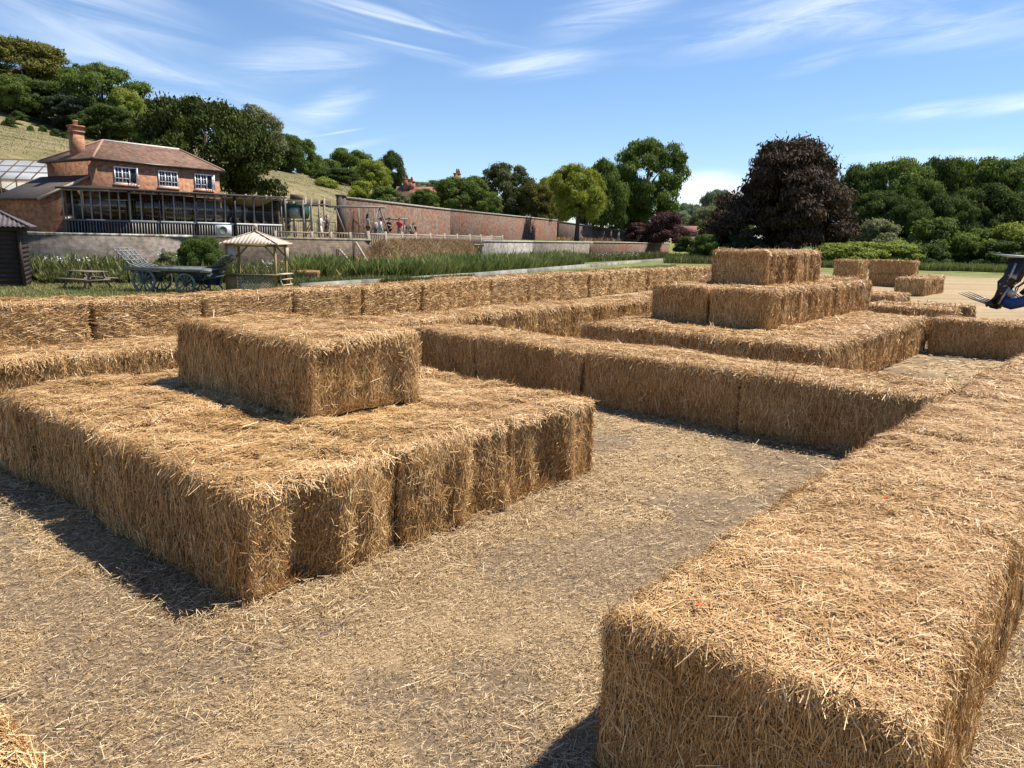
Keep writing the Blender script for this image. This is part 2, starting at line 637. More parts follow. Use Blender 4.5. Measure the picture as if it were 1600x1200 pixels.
make_ground()

# ------------------------------------------------------------------ straw
rng = np.random.default_rng(7)


def straw_quads(c, d, n, half_len, half_w, roll=0.5):
    """flat stalks: centre, unit direction, surface normal"""
    m = len(c)
    nr = unit(n + rng.normal(0, roll, (m, 3)))
    w = unit(np.cross(d, nr)) * half_w[:, None]
    e = d * half_len[:, None]
    return np.stack([c - e - w, c + e - w, c + e + w, c - e + w], 1)


def make_bale_mesh(lu, lv, h, seed, dens, width, length, grain='vertical', flute=(0.0, 0.0), weights=None, r=0.055, rough=0.035, fringe=0.045):
    """one rectangular bale: lumpy rounded core plus its stalks. local x = along U, y = along V, z = 0 at its foot."""
    W_ = dict(top=1.0, um=1.0, vm=1.0, up=0.2, vp=0.2)
    W_.update(weights or {})
    half = np.array([lu / 2, lv / 2, h / 2])
    off = np.array([seed * 3.7, seed * 1.9, seed * 0.77])

    def surf(p):
        q = np.clip(p, -half + r, half - r)
        n = unit(p - q)
        f = (fbm(p * 2.1 + off, 1, 2) - 0.5) * 2 * rough + (fbm(p * 8 + off, 2, 2) - 0.5) * rough * 1.1
        side = 1 - np.abs(n[:, 2])
        if flute[0]:
            f = f + flute[0] * np.abs(n[:, 1]) * side * 2.2 * (fbm(np.stack([p[:, 0] * 3.6 + off[0], p[:, 1] * 0 + off[1], p[:, 2] * 0.7], 1), 4, 2) - 0.55)
        if flute[1]:
            f = f + flute[1] * np.abs(n[:, 0]) * side * (np.abs(np.sin(p[:, 1] * math.pi / 0.27 + off[1] + 1.5 * fbm(p * 1.3 + off, 5, 2))) - 0.75)
        out = q + n * (r + f)[:, None]
        out[:, 2] -= 0.05 * np.maximum(0, fbm(p * 1.1 + off, 9, 2) - 0.45) * (p[:, 2] > 0)
        return out, n

    mb = MB()
    faces = {  # name: (fixed axis, sign, axis a, axis b)
        'top': (2, 1, 0, 1), 'um': (0, -1, 1, 2), 'vm': (1, -1, 0, 2), 'up': (0, 1, 1, 2), 'vp': (1, 1, 0, 2), 'bot': (2, -1, 0, 1)}
    for nm, (ax, sg, a, b) in faces.items():
        if nm == 'bot':
            continue
        step = 0.05 if dens > 1500 else 0.1
        na, nb = max(4, int(2 * half[a] / step)), max(4, int(2 * half[b] / step))
        ga, gb = np.meshgrid(np.linspace(-half[a], half[a], na + 1), np.linspace(-half[b], half[b], nb + 1), indexing='ij')
        p = np.zeros((ga.size, 3))
        p[:, a], p[:, b], p[:, ax] = ga.ravel(), gb.ravel(), sg * half[ax]
        s_, _ = surf(p)
        idx = np.arange(ga.size).reshape(ga.shape)
        q = np.stack([idx[:-1, :-1], idx[1:, :-1], idx[1:, 1:], idx[:-1, 1:]], -1).reshape(-1, 4)
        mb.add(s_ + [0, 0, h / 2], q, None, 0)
    for nm, (ax, sg, a, b) in faces.items():
        if nm == 'bot':
            continue
        area = 4 * half[a] * half[b]
        m = int(area * dens * W_[nm])
        if m < 4:
            continue
        p = np.zeros((m, 3))
        p[:, a] = rng.uniform(-half[a], half[a], m)
        p[:, b] = rng.uniform(-half[b], half[b], m)
        p[:, ax] = sg * half[ax]
        c, n = surf(p)
        d = np.zeros((m, 3))
        if nm == 'top':
            th = rng.uniform(0, math.pi, m)
        elif grain == 'horizontal':
            th = np.where(rng.random(m) < 0.7, rng.normal(0.05, 0.32, m), rng.uniform(0, math.pi, m))
        else:
            sp = 0.30 if (nm in ('um', 'up')) else 0.42
            th = np.where(rng.random(m) < 0.72, rng.normal(math.pi / 2, sp, m), rng.uniform(0, math.pi, m))
        d[:, a], d[:, b] = np.cos(th), np.sin(th)
        d = d - n * np.sum(d * n, 1, keepdims=True)
        d = unit(d)
        lift = rng.normal(0.0, 0.07 if nm == 'top' else 0.12, m)
        fr = rng.random(m) < fringe
        lift[fr] = rng.normal(0.0, 0.42, fr.sum())
        d = unit(d + n * lift[:, None])
        hl = length * rng.lognormal(0, 0.45, m) / 2
        hl = np.minimum(hl, length * 1.3)
        hw = width * rng.uniform(0.45, 1.5, m) / 2
        lg = rng.random(m) < 0.04
        hl[lg] *= 1.9
        c = c + n * (rng.random(m) ** 2 * 0.030)[:, None]
        rv = np.clip(rng.beta(2.2, 2.0, m) + 0.25 * (fbm(p * 3 + off, 8, 2) - 0.5), 0, 1)
        # keep the stalks above the floor
        qd = straw_quads(c + [0, 0, h / 2], d, n, hl, hw, 0.26 if nm == 'top' else 0.5)
        low = qd[:, :, 2].min(1)
        qd[:, :, 2] += np.maximum(0, 0.01 - low)[:, None]
        mb.soup(qd, 1, rv)
    return mb.mesh('straw_bale', [STRAW_CORE, STRAW], smooth=(0,))


def spec_for(d):
    """stalk density, width, length by how near the bale lies to the camera"""
    if d < 5.2:
        return 14500, 0.0032, 0.074
    if d < 9:
        return 9500, 0.0040, 0.086
    if d < 14:
        return 5600, 0.0056, 0.10
    if d < 22:
        return 3000, 0.0078, 0.115
    if d < 32:
        return 1400, 0.0115, 0.15
    return 700, 0.018, 0.19


_bale_n = [0]
_shared = {}


def bale(u0, u1, v0, v1, label, group, z=0.0, h=0.8, grain='vertical', flute=(0.07, 0.0), weights=None, share=None, tw=None, rough=0.035):
    _bale_n[0] += 1
    i = _bale_n[0]
    rs = random.Random(i * 91)
    cu, cv = (u0 + u1) / 2, (v0 + v1) / 2
    d = math.hypot(cu, cv)
    dn, w, l = spec_for(d)
    key = share and (share, round(u1 - u0, 2), round(v1 - v0, 2), h, i % 3)
    if key and key in _shared:
        me = _shared[key]
    else:
        me = make_bale_mesh(u1 - u0 - 0.045, v1 - v0 - 0.045, h, i, dn, w, l, grain, flute, weights, rough=rough)
        if key:
            _shared[key] = me
    o = bpy.data.objects.new('straw_bale', me)
    COL.objects.link(o)
    o.location = uvp(cu + rs.uniform(-0.015, 0.015), cv + rs.uniform(-0.015, 0.015), z)
    o.rotation_euler = (0, 0, ROT_U + R(rs.uniform(-0.8, 0.8) if tw is None else tw))
    return tag(o, label, 'straw bale', group)


ORD = ['first', 'second', 'third', 'fourth', 'fifth', 'sixth', 'seventh', 'eighth', 'ninth', 'tenth', 'eleventh', 'twelfth', 'thirteenth', 'fourteenth', 'fifteenth', 'sixteenth', 'seventeenth', 'eighteenth', 'nineteenth', 'twentieth']

# near block, lower layer: three abreast, two deep
g = 'straw bales of the near two layer block'
rows = ['front', 'rear']
cols = ['left', 'middle', 'right']
us = [2.5, 3.84, 5.18, 6.62]
for i in range(3):
    for j in range(2):
        lab = {(0, 0): 'straw bale at the near lower corner of the front block, its left side in shade',
               (1, 0): 'middle straw bale in the sunlit face of the front block, dark gap at left',
               (2, 0): 'straw bale ending the front block at its right, shaggy corner by the path',
               (0, 1): 'straw bale behind the near corner bale, running out of the picture at left',
               (1, 1): 'straw bale directly under the single upper bale of the front block',
               (2, 1): 'rear right straw bale of the front block, low before the shaded long wall'}[(i, j)]
        bale(us[i], us[i + 1], 4.22 + 2.3 * j, 6.52 + 2.3 * j, lab, g, h=0.79 + 0.01 * ((i + j) % 2), flute=(0.14, 0.0), rough=0.06,
             weights=dict(up=1.0 if i == 2 else 0.1, vp=0.3 if j else 0.1, vm=1.0 if j == 0 else 0.15, um=1.0 if i == 0 else 0.15))
bale(4.0, 5.3, 5.57, 8.02, 'single upper straw bale lying on top of the near block', g, z=0.79, h=0.69, flute=(0.09, 0), weights=dict(up=0.6, vp=0.4))

# right foreground row along U
g = 'straw bales of the right foreground row'
bale(2.68, 5.06, 0.36, 1.68, 'large straw bale in the right foreground, shaded end face towards the camera', g, flute=(0.03, 0), weights=dict(vp=0.9))
bale(5.06, 7.45, 0.34, 1.66, 'second straw bale of the right foreground row, behind the nearest one', g, flute=(0.03, 0), weights=dict(um=0.2, vp=0.7))
bale(7.45, 9.85, 0.30, 1.6, 'straw bale at the inner corner where the right row meets the shaded long wall', g, weights=dict(um=0.2, vp=0.7))
bale(9.85, 12.25, 0.24, 1.54, 'fourth straw bale of the right row, beyond the corner with the long wall', g, weights=dict(um=0.2, vp=0.7))
bale(12.25, 14.65, 0.1, 1.4, 'last straw bale of the right row, cut by the right edge of the picture', g, weights=dict(um=0.2, vp=0.7))

# bale of the row the photographer stands by
bale(-0.56, 0.75, 2.34, 4.74, 'corner of a straw bale peeping in at the bottom left of the picture', 'straw bales of the bottom left row', weights=dict(up=1.0, um=0.3))

# long shaded wall along V
g = 'straw bales of the long shaded wall'
vs = [1.6, 3.84, 6.3, 8.46, 10.25]
for k, lab in enumerate(('straw bale at the right end of the long shaded wall, meeting the right row', 'second straw bale from the right in the long shaded wall',
                         'third straw bale from the right in the long shaded wall, behind the front block corner', 'leftmost straw bale of the long shaded wall, beside the upper bale of the block')):
    bale(9.3, 10.58, vs[k], vs[k + 1], lab, g, h=0.8, weights=dict(vm=0.2, vp=0.2))

# inner low wall along U, in front of the back wall
g = 'straw bales of the inner low wall'
u = -4.2
k = 0
names = {0: 'off left', 1: 'off left', 2: 'leftmost', 3: 'second'}
lst = ['straw bale of the inner low wall at the left edge of the picture', 'straw bale of the inner low wall just left of the upper bale',
       'straw bale of the inner low wall hidden behind the upper bale of the block', 'straw bale of the inner low wall where the long shaded wall joins it',
       'straw bale of the inner low wall, first beyond the long shaded wall', 'straw bale of the inner low wall, second beyond the long shaded wall',
       'straw bale of the inner low wall, third beyond the long shaded wall', 'straw bale ending the inner low wall left of the stepped pyramid']
u = 1.3
for lab in lst:
    bale(u, u + 2.44, 10.28, 11.62, lab, g, h=0.85 + 0.02 * math.sin(u * 3), weights=dict(um=0.4, vp=0.3), flute=(0.05, 0), rough=0.05)
    u += 2.44

# back wall along U (its line bends away)
g = 'straw bales of the long back wall'
edge_u = [1.8, 4.1, 6.4, 8.73, 11.05, 13.37, 15.7, 17.9, 20.1, 22.37, 24.63, 26.9, 28.9, 30.9, 33.0, 35.1, 37.3, 39.5, 41.7]
vv = lambda u_: float(np.interp(u_, [0, 5, 11, 15.7, 20.1, 27, 31, 35, 40, 45], [16.1, 15.95, 16.0, 16.45, 17.5, 18.0, 18.5, 18.75, 18.7, 18.6]))
place = ['at the left edge of the picture', 'right of the dark gap below the picnic table', 'below the blue wagon', 'below the wooden kiosk', 'just right of the kiosk',
         'above the upper bale of the front block', 'darker and greener, left of the middle', 'right of the dark green stained one', 'below the dense reeds', 'below the right part of the reeds',
         'left of the bright stretch of pond kerb', 'below the bright pond kerb', 'below the far brick wall end', 'left of the lone lawn tree', 'two left of the stepped pyramid',
         'nearest the stepped pyramid on its left', 'half hidden by the stepped pyramid', 'behind the top of the stepped pyramid']
for k in range(len(edge_u) - 1):
    a, b_ = edge_u[k], edge_u[k + 1]
    v0 = vv((a + b_) / 2)
    tw = math.degrees(math.atan2(vv(b_) - vv(a), b_ - a))
    far = k >= 8
    bale(a, b_ - 0.05 - 0.06 * (k % 3 == 1), v0, v0 + 1.2, f'straw bale of the long back wall, {place[k]}', g, h=1.0 + 0.025 * math.sin(k * 2.1), grain='horizontal', flute=(0.0, 0),
         weights=dict(um=0.5, vp=0.3), tw=tw, rough=0.055, share='back' if far else None)

# stepped pyramid
g = 'straw bales of the three step pyramid'
vq = [3.8, 5.0, 6.18, 7.36, 8.5]
uq = [12.45, 14.95, 17.5, 20.15]
vn = ['nearest', 'second', 'third', 'farthest left']
un = ['front', 'middle', 'rear']
for j in range(4):
    for i in range(3):
        bale(uq[i], uq[i + 1], vq[j], vq[j + 1], f'straw bale of the pyramid bottom step, {un[i]} of the {vn[j]} line', g, flute=(0.045, 0),
             weights=dict(vm=1.0 if j == 0 else 0.1, um=1.0 if i == 0 else 0.1, up=0.5 if i == 2 else 0.1, vp=0.5 if j == 3 else 0.1), rough=0.045)
vq2 = [5.46, 6.68, 7.95]
uq2 = [14.3, 16.7, 19.1, 21.25]
vn2 = ['right', 'left']
for j in range(2):
    for i in range(3):
        bale(uq2[i], uq2[i + 1], vq2[j], vq2[j + 1], f'straw bale of the pyramid middle step, {un[i]} of the {vn2[j]} line', g, z=0.79, h=0.73, flute=(0.045, 0),
             weights=dict(vm=1.0 if j == 0 else 0.1, um=1.0 if i == 0 else 0.1, up=0.5 if i == 2 else 0.1, vp=0.5 if j == 1 else 0.1), rough=0.045)
bale(16.2, 19.65, 6.28, 7.58, 'single straw bale on the very top of the three step pyramid', g, z=1.51, h=0.74, flute=(0.10, 0), rough=0.05)

# wall in shade at the right edge, and the scattered bales behind
g = 'straw bales of the short wall at right'
bale(19.75, 20.95, 1.4, 3.72, 'straw bale with a dark shaded face joining the pyramid at its right', g, weights=dict(vm=0.3))
bale(19.75, 20.95, -1.0, 1.4, 'straw bale of the short right wall, cut by the right edge of the picture', g, weights=dict(vp=0.3))
g = 'scattered straw bales on the far stubble'
bale(22.75, 23.95, 3.72, 6.1, 'low straw bale lying behind the pyramid, long shaded side facing front', g)
bale(23.95, 25.15, 3.62, 6.0, 'low straw bale right behind the one with a long shaded side', g, weights=dict(um=0.2))
bale(27.4, 29.8, 6.3, 7.5, 'small low straw bale showing between the pyramid and the single far bale', g)
bale(42.0, 46.8, 8.35, 9.7, 'single straw bale standing alone on the stubble at right', g, h=0.85)
g = 'straw bales of the far two high wall'
for k, nm in ((0, 'lower'), (1, 'upper')):
    bale(50.0, 51.3, 10.6, 13.1, f'{nm} straw bale of the far two high wall with a broad shaded side', g, z=0.76 * k, h=0.78)
    bale(46.0, 48.4, 12.7, 14.0, f'{nm} straw bale of the far stack lit on its right end', g, z=0.76 * k, h=0.78)
g = 'scattered straw bales on the far stubble'
bale(38.2, 40.6, 11.0, 12.1, 'low straw bale in front of the far two high stack', g)
bale(39.0, 41.4, 12.25, 13.4, 'straw bale half hidden behind the top of the pyramid', g)

# the little lit bale by the kiosk
pb = at(462, 441, 0.0)
o = bale(0, 2.3, 0, 1.0, 'small pale straw bale on the grass to the right of the kiosk', 'scattered straw bales on the far stubble', h=0.55)
o.location = (pb[0], pb[1], 0)
o.rotation_euler = (0, 0, R(8))


# loose straw over the trodden ground
def ground_litter():
    mb = MB()
    for n, r0, r1, hw, hl in ((480000, 2.0, 6.5, 0.0012, 0.011), (2600, 2.0, 7.0, 0.0022, 0.048), (240000, 6.5, 14.0, 0.0025, 0.020), (50000, 14, 28, 0.0075, 0.06)):
        r = np.sqrt(rng.uniform(r0 * r0, r1 * r1, n * 2))
        th = rng.uniform(R(-44), R(44), n * 2)
        x, y = r * np.sin(th), r * np.cos(th)
        lit, gr = ground_masks(x, y)
        clump = fbm(np.stack([x, y, x * 0], 1) * 4.5, 31, 2)
        keep = (rng.random(n * 2) < (0.10 + 0.90 * np.maximum(lit, 0.08) * sstep(0.12, 0.55, clump))) & (gr < 0.5)
        x, y = x[keep][:n], y[keep][:n]
        m = len(x)
        a = rng.normal(0.35, 0.9, m)
        d = np.stack([np.cos(a), np.sin(a), rng.normal(0, 0.12, m)], 1)
        c = np.stack([x, y, terrain(x, y) + 0.012 + rng.random(m) * 0.025], 1)
        nrm = np.tile(np.array([0, 0, 1.0]), (m, 1))
        qd = straw_quads(c, unit(d), nrm, hl * rng.lognormal(0, 0.5, m), hw * rng.uniform(0.6, 1.4, m))
        mb.soup(qd, 0, rng.random(m))
    # drifts at the foot of the bales
    segs = [((2.4, 4.1), (6.5, 4.1), 0.30, 9000), ((2.35, 4.1), (2.35, 8.8), 0.22, 6000), ((2.6, 1.75), (9.2, 1.75), 0.25, 7000), ((6.6, 4.2), (6.6, 8.0), 0.25, 5000), ((9.2, 1.8), (9.2, 8.0), 0.15, 4000), ((2.6, 0.3), (2.6, 1.7), 0.18, 2500), ((2.7, 0.22), (7.5, 0.2), 0.2, 5000), ((0.85, 2.4), (0.85, 4.8), 0.2, 2500)]
    for (a, b_, s, n) in segs:
        t_ = rng.random(n)
        uu = a[0] + (b_[0] - a[0]) * t_ + rng.normal(0, s, n)
        vv_ = a[1] + (b_[1] - a[1]) * t_ + rng.normal(0, s, n)
        p = uu[:, None] * U + vv_[:, None] * V
        al = rng.uniform(0, 6.28, n)
        d = unit(np.stack([np.cos(al), np.sin(al), rng.normal(0, 0.22, n)], 1))
        c = np.stack([p[:, 0], p[:, 1], 0.02 + rng.random(n) * 0.05], 1)
        mb.soup(straw_quads(c, d, np.tile(np.array([0, 0, 1.0]), (n, 1)), 0.026 * rng.lognormal(0, 0.55, n), 0.0018 * rng.uniform(0.6, 1.3, n)), 0, rng.random(n))
    o = mb.build('loose_straw', LITTER)
    tag(o, 'chopped loose straw scattered over the trodden soil between the bales', 'loose straw', kind='stuff')


ground_litter()
# ------------------------------------------------------------------ building materials
def brick_mat(name, c1, c2, mortar, stain, sc=1.0, stain_amt=0.5, rough=0.9):
    m, t, b = new_mat(name)
    L = t.links
    tc = N(t, 'ShaderNodeTexCoord')
    sp = N(t, 'ShaderNodeSeparateXYZ')
    L.new(tc.outputs['Object'], sp.inputs[0])
    cb = N(t, 'ShaderNodeCombineXYZ')
    L.new(math_node(t, 'ADD', sp.outputs[0], sp.outputs[1]), cb.inputs[0])
    L.new(sp.outputs[2], cb.inputs[1])
    br = N(t, 'ShaderNodeTexBrick')
    br.inputs['Scale'].default_value = 1.0
    br.inputs['Brick Width'].default_value = 0.23 * sc
    br.inputs['Row Height'].default_value = 0.078 * sc
    br.inputs['Mortar Size'].default_value = 0.011 * sc
    br.inputs['Color1'].default_value = (*c1, 1)
    br.inputs['Color2'].default_value = (*c2, 1)
    br.inputs['Mortar'].default_value = (*mortar, 1)
    L.new(cb.outputs[0], br.inputs['Vector'])
    nz = N(t, 'ShaderNodeTexNoise')
    nz.inputs['Scale'].default_value = 0.55
    nz.inputs['Detail'].default_value = 10
    nz.inputs['Roughness'].default_value = 0.7
    L.new(tc.outputs['Object'], nz.inputs['Vector'])
    rp = ramp(t, [(0.40, (0, 0, 0)), (0.68, (stain_amt,) * 3)])
    L.new(nz.outputs[0], rp.inputs[0])
    mx = N(t, 'ShaderNodeMix', data_type='RGBA')
    L.new(rp.outputs[0], mx.inputs['Factor'])
    L.new(br.outputs['Color'], mx.inputs['A'])
    mx.inputs['B'].default_value = (*stain, 1)
    n2 = N(t, 'ShaderNodeTexNoise')
    n2.inputs['Scale'].default_value = 3.6
    n2.inputs['Detail'].default_value = 6
    L.new(tc.outputs['Object'], n2.inputs['Vector'])
    r2 = ramp(t, [(0.34, (0.38, 0.38, 0.38)), (0.66, (1.45, 1.4, 1.35))])
    L.new(n2.outputs[0], r2.inputs[0])
    m2 = N(t, 'ShaderNodeMix', data_type='RGBA', blend_type='MULTIPLY')
    m2.inputs['Factor'].default_value = 0.6
    L.new(mx.outputs['Result'], m2.inputs['A'])
    L.new(r2.outputs[0], m2.inputs['B'])
    L.new(m2.outputs['Result'], b.inputs['Base Color'])
    set_b(b, Roughness=rough)
    b.inputs['Specular IOR Level'].default_value = 0.2
    return m


BRICK = brick_mat('orange_red_brick', (0.42, 0.145, 0.065), (0.24, 0.080, 0.045), (0.33, 0.25, 0.18), (0.36, 0.21, 0.12), 1.0, 0.6)
OLD_BRICK = brick_mat('old_garden_brick', (0.215, 0.080, 0.044), (0.135, 0.056, 0.038), (0.17, 0.115, 0.08), (0.15, 0.125, 0.10), 1.0, 1.0)
GREY_WALL = brick_mat('weathered_grey_brick', (0.175, 0.130, 0.105), (0.10, 0.083, 0.072), (0.19, 0.17, 0.145), (0.29, 0.27, 0.24), 1.0, 0.55)
FLINT = brick_mat('brown_stone_wall', (0.14, 0.095, 0.065), (0.075, 0.055, 0.042), (0.16, 0.125, 0.095), (0.20, 0.165, 0.125), 1.3, 0.5)
TILES = brick_mat('clay_roof_tiles', (0.235, 0.122, 0.080), (0.125, 0.072, 0.055), (0.075, 0.046, 0.038), (0.24, 0.165, 0.115), 0.9, 0.6)
RED_TILES = brick_mat('far_red_tiles', (0.33, 0.12, 0.085), (0.25, 0.10, 0.075), (0.16, 0.07, 0.06), (0.34, 0.19, 0.15), 1.6, 0.6)
RIDGE = noise_mat('ridge_mortar', (0.42, 0.36, 0.30), (0.62, 0.57, 0.50), 6)
HIPT = noise_mat('hip_tile', (0.26, 0.15, 0.10), (0.38, 0.24, 0.16), 6)
FELT = noise_mat('dark_roof_felt', (0.045, 0.036, 0.032), (0.085, 0.068, 0.058), 3, 0.85)
WHITE = noise_mat('white_paint', (0.70, 0.70, 0.68), (0.82, 0.82, 0.80), 9, 0.5)
DARKGLASS = noise_mat('dark_window_glass', (0.012, 0.016, 0.022), (0.03, 0.038, 0.05), 2, 0.06, 0, 2, None, 0.7)
GREY_WOOD = noise_mat('weathered_grey_wood', (0.235, 0.215, 0.19), (0.43, 0.405, 0.37), 5, 0.85, 0.003, 6, (6, 6, 0.7))
SHADE_GREY = noise_mat('shade_toned_grey_board', (0.085, 0.09, 0.105), (0.15, 0.155, 0.175), 5, 0.7, 0, 5, (6, 6, 0.7))  # shade of the terrace's left wing put into its board and sill colour
BROWN_WOOD = noise_mat('brown_timber', (0.075, 0.048, 0.03), (0.16, 0.105, 0.065), 5, 0.8, 0.002, 6, (5, 5, 0.7))
FENCE_WOOD = noise_mat('sun_bleached_fence_wood', (0.27, 0.205, 0.15), (0.46, 0.375, 0.29), 5, 0.85, 0.002, 6, (5, 5, 0.6))
POLE_WOOD = noise_mat('round_pole_wood', (0.20, 0.165, 0.13), (0.36, 0.31, 0.25), 5, 0.85, 0.002, 6, (5, 5, 0.6))
BLACK = noise_mat('black_steel', (0.008, 0.008, 0.010), (0.022, 0.022, 0.026), 12, 0.38, 0, 4, None, 0.5)
GREY_METAL = noise_mat('pale_grey_metal', (0.42, 0.43, 0.43), (0.58, 0.585, 0.58), 4, 0.45)
STONE = noise_mat('pale_kerb_stone', (0.38, 0.35, 0.30), (0.60, 0.57, 0.51), 2.2, 0.9, 0.01, 8)
SHED_WOOD = noise_mat('creosoted_shed_board', (0.020, 0.013, 0.011), (0.066, 0.045, 0.038), 6, 0.75, 0.004, 7, (0.6, 3, 8), 0.3)
SHED_ROOF = noise_mat('shed_corrugated_sheet', (0.075, 0.058, 0.062), (0.135, 0.108, 0.114), 3, 0.7)
GLASS_M, _t, _b = new_mat('terrace_glazing')
_tr = N(_t, 'ShaderNodeBsdfTransparent')
_tr.inputs[0].default_value = (0.80, 0.78, 0.77, 1)
_gl = N(_t, 'ShaderNodeBsdfGlossy')
_gl.inputs['Color'].default_value = (0.60, 0.55, 0.50, 1)
_gl.inputs['Roughness'].default_value = 0.10
_ms = N(_t, 'ShaderNodeMixShader')
_ms.inputs[0].default_value = 0.09
_t.links.new(_tr.outputs[0], _ms.inputs[1])
_t.links.new(_gl.outputs[0], _ms.inputs[2])
_t.links.new(_ms.outputs[0], _t.nodes['Material Output'].inputs['Surface'])


def hip_roof(mb, x0, x1, y0, y1, z0, rx0, rx1, zr, mat=0, th=0.12):
    ym = (y0 + y1) / 2
    v = [(x0, y0, z0), (x1, y0, z0), (x1, y1, z0), (x0, y1, z0), (rx0, ym, zr), (rx1, ym, zr)]
    lo = [(a, b_, z0 - th) for a, b_, _ in v[:4]]
    mb.add(v + lo, [[0, 1, 5, 4], [2, 3, 4, 5], [6, 7, 1, 0], [7, 8, 2, 1], [8, 9, 3, 2], [9, 6, 0, 3], [9, 8, 7, 6]], [[1, 2, 5], [3, 0, 4]], mat)


def casement(parent, x, zc, w, h, lights=3, open_leaf=None, sill=True, y=0.0):
    """white casement window on a wall whose outside faces -y (child of parent)"""
    f = MB()
    t_ = 0.07
    f.b2((x - w / 2, y - 0.06, zc - h / 2), (x + w / 2, y - 0.005, zc - h / 2 + t_))
    f.b2((x - w / 2, y - 0.06, zc + h / 2 - t_), (x + w / 2, y - 0.005, zc + h / 2))
    for k in range(lights + 1):
        xx = x - w / 2 + (w - t_) * k / lights
        f.b2((xx, y - 0.062, zc - h / 2 + t_), (xx + t_, y - 0.007, zc + h / 2 - t_))
    lw = (w - t_) / lights
    for k in range(lights):
        if open_leaf is not None and k == lights - 1:
            continue
        xa = x - w / 2 + lw * k + t_
        xb = xa + lw - t_
        f.b2(((xa + xb) / 2 - 0.016, y - 0.04, zc - h / 2 + t_), ((xa + xb) / 2 + 0.016, y - 0.012, zc + h / 2 - t_))
        for r_ in (1, 2):
            zz_ = zc - h / 2 + h * r_ / 3
            f.b2((xa, y - 0.038, zz_ - 0.014), (xb, y - 0.014, zz_ + 0.014))
    win = f.build('window', WHITE, parent)
    MB().b2((x - w / 2 + 0.03, y - 0.02, zc - h / 2 + 0.03), (x + w / 2 - 0.03, y - 0.009, zc + h / 2 - 0.03)).build('pane', DARKGLASS, win)
    if open_leaf is not None:
        lf = MB()
        hx, a = x + w / 2 - 0.02, R(open_leaf)
        dx, dy = -math.cos(a), -math.sin(a)
        P = lambda s_, zz_: (hx + dx * s_ * lw, y - 0.06 + dy * s_ * lw, zz_)
        for s_ in (0.04, 0.5, 0.96):
            lf.bar(P(s_, zc - h / 2 + 0.05), P(s_, zc + h / 2 - 0.05), 0.06 if s_ != 0.5 else 0.03, 0.04, up=(dx, dy, 0))
        for r_ in (0, 1, 2, 3):
            zz_ = zc - h / 2 + 0.06 + (h - 0.12) * r_ / 3
            lf.bar(P(0.0, zz_), P(1.0, zz_), 0.035, 0.06 if r_ in (0, 3) else 0.03)
        lf.build('open_casement', WHITE, win)
    if sill:
        MB().b2((x - w / 2 - 0.1, y - 0.12, zc - h / 2 - 0.12), (x + w / 2 + 0.1, y - 0.004, zc - h / 2 - 0.004)).build('sill', SILL, win)
    return win


SILL = noise_mat('orange_clay_sill', (0.42, 0.19, 0.11), (0.55, 0.29, 0.18), 8)
ZT = 2.08

# ------------------------------------------------------------------ brick house
hc = at_d(150, 248, 48.0)
house = empty('brick_house', (hc[0], hc[1], ZT), R(57.5), 'two storey orange brick house with hipped tiled roof and white casements', 'house')
HL, HD, HE = 8.7, 5.8, 4.36
MB().b2((0, 0, -0.5), (HL, HD, HE)).build('wall', BRICK, house)
rf = MB()
hip_roof(rf, -0.3, HL + 0.3, -0.16, HD + 0.3, HE + 0.12, 2.2, 7.7, 5.9)
roof = rf.build('roof', TILES, house)
MB().tube([(2.2, HD / 2 + 0.07, 5.91), (7.7, HD / 2 + 0.07, 5.91)], 0.085, 8).build('ridge', RIDGE, roof)
for (ex, ey, rx) in ((-0.3, -0.16, 2.2), (HL + 0.3, -0.16, 7.7), (-0.3, HD + 0.3, 2.2), (HL + 0.3, HD + 0.3, 7.7)):
    MB().tube([(ex, ey, HE + 0.14), (rx, HD / 2 + 0.07, 5.92)], 0.075, 6).build('hip_tiles', HIPT, roof)
gt = MB()
gt.b2((-0.40, -0.24, HE + 0.02), (HL + 0.40, -0.163, HE + 0.11))
gt.b2((-0.40, -0.163, HE + 0.02), (-0.303, HD + 0.4, HE + 0.11))
gt.build('gutter', BLACK, roof)
ch = MB()
ch.b2((0.2, 2.66, HE - 0.1), (0.86, 3.28, 6.18))
ch.b2((0.15, 2.61, 6.18), (0.91, 3.33, 6.30))
ch.b2((0.19, 2.65, 6.30), (0.87, 3.29, 6.52))
ch.b2((0.13, 2.59, 6.52), (0.93, 3.35, 6.62))
chim = ch.build('chimney', BRICK, roof)
MB().lathe([(0.0, 6.62), (0.15, 6.62), (0.13, 6.86), (0.17, 6.90), (0.13, 6.94), (0.0, 6.94)], 12, (0.53, 2.97, 0)).build('chimney_pot', SILL, chim)
casement(house, 1.80, 3.60, 1.5, 1.05, 3, 62)
casement(house, 4.72, 3.60, 1.4, 1.05, 3, None)
casement(house, 7.40, 3.60, 1.4, 1.05, 3, 70)
casement(house, 2.2, 1.45, 1.2, 1.5, 3, None)
casement(house, 5.0, 1.45, 1.2, 1.5, 3, None)
casement(house, 7.4, 1.45, 1.2, 1.5, 3, None)

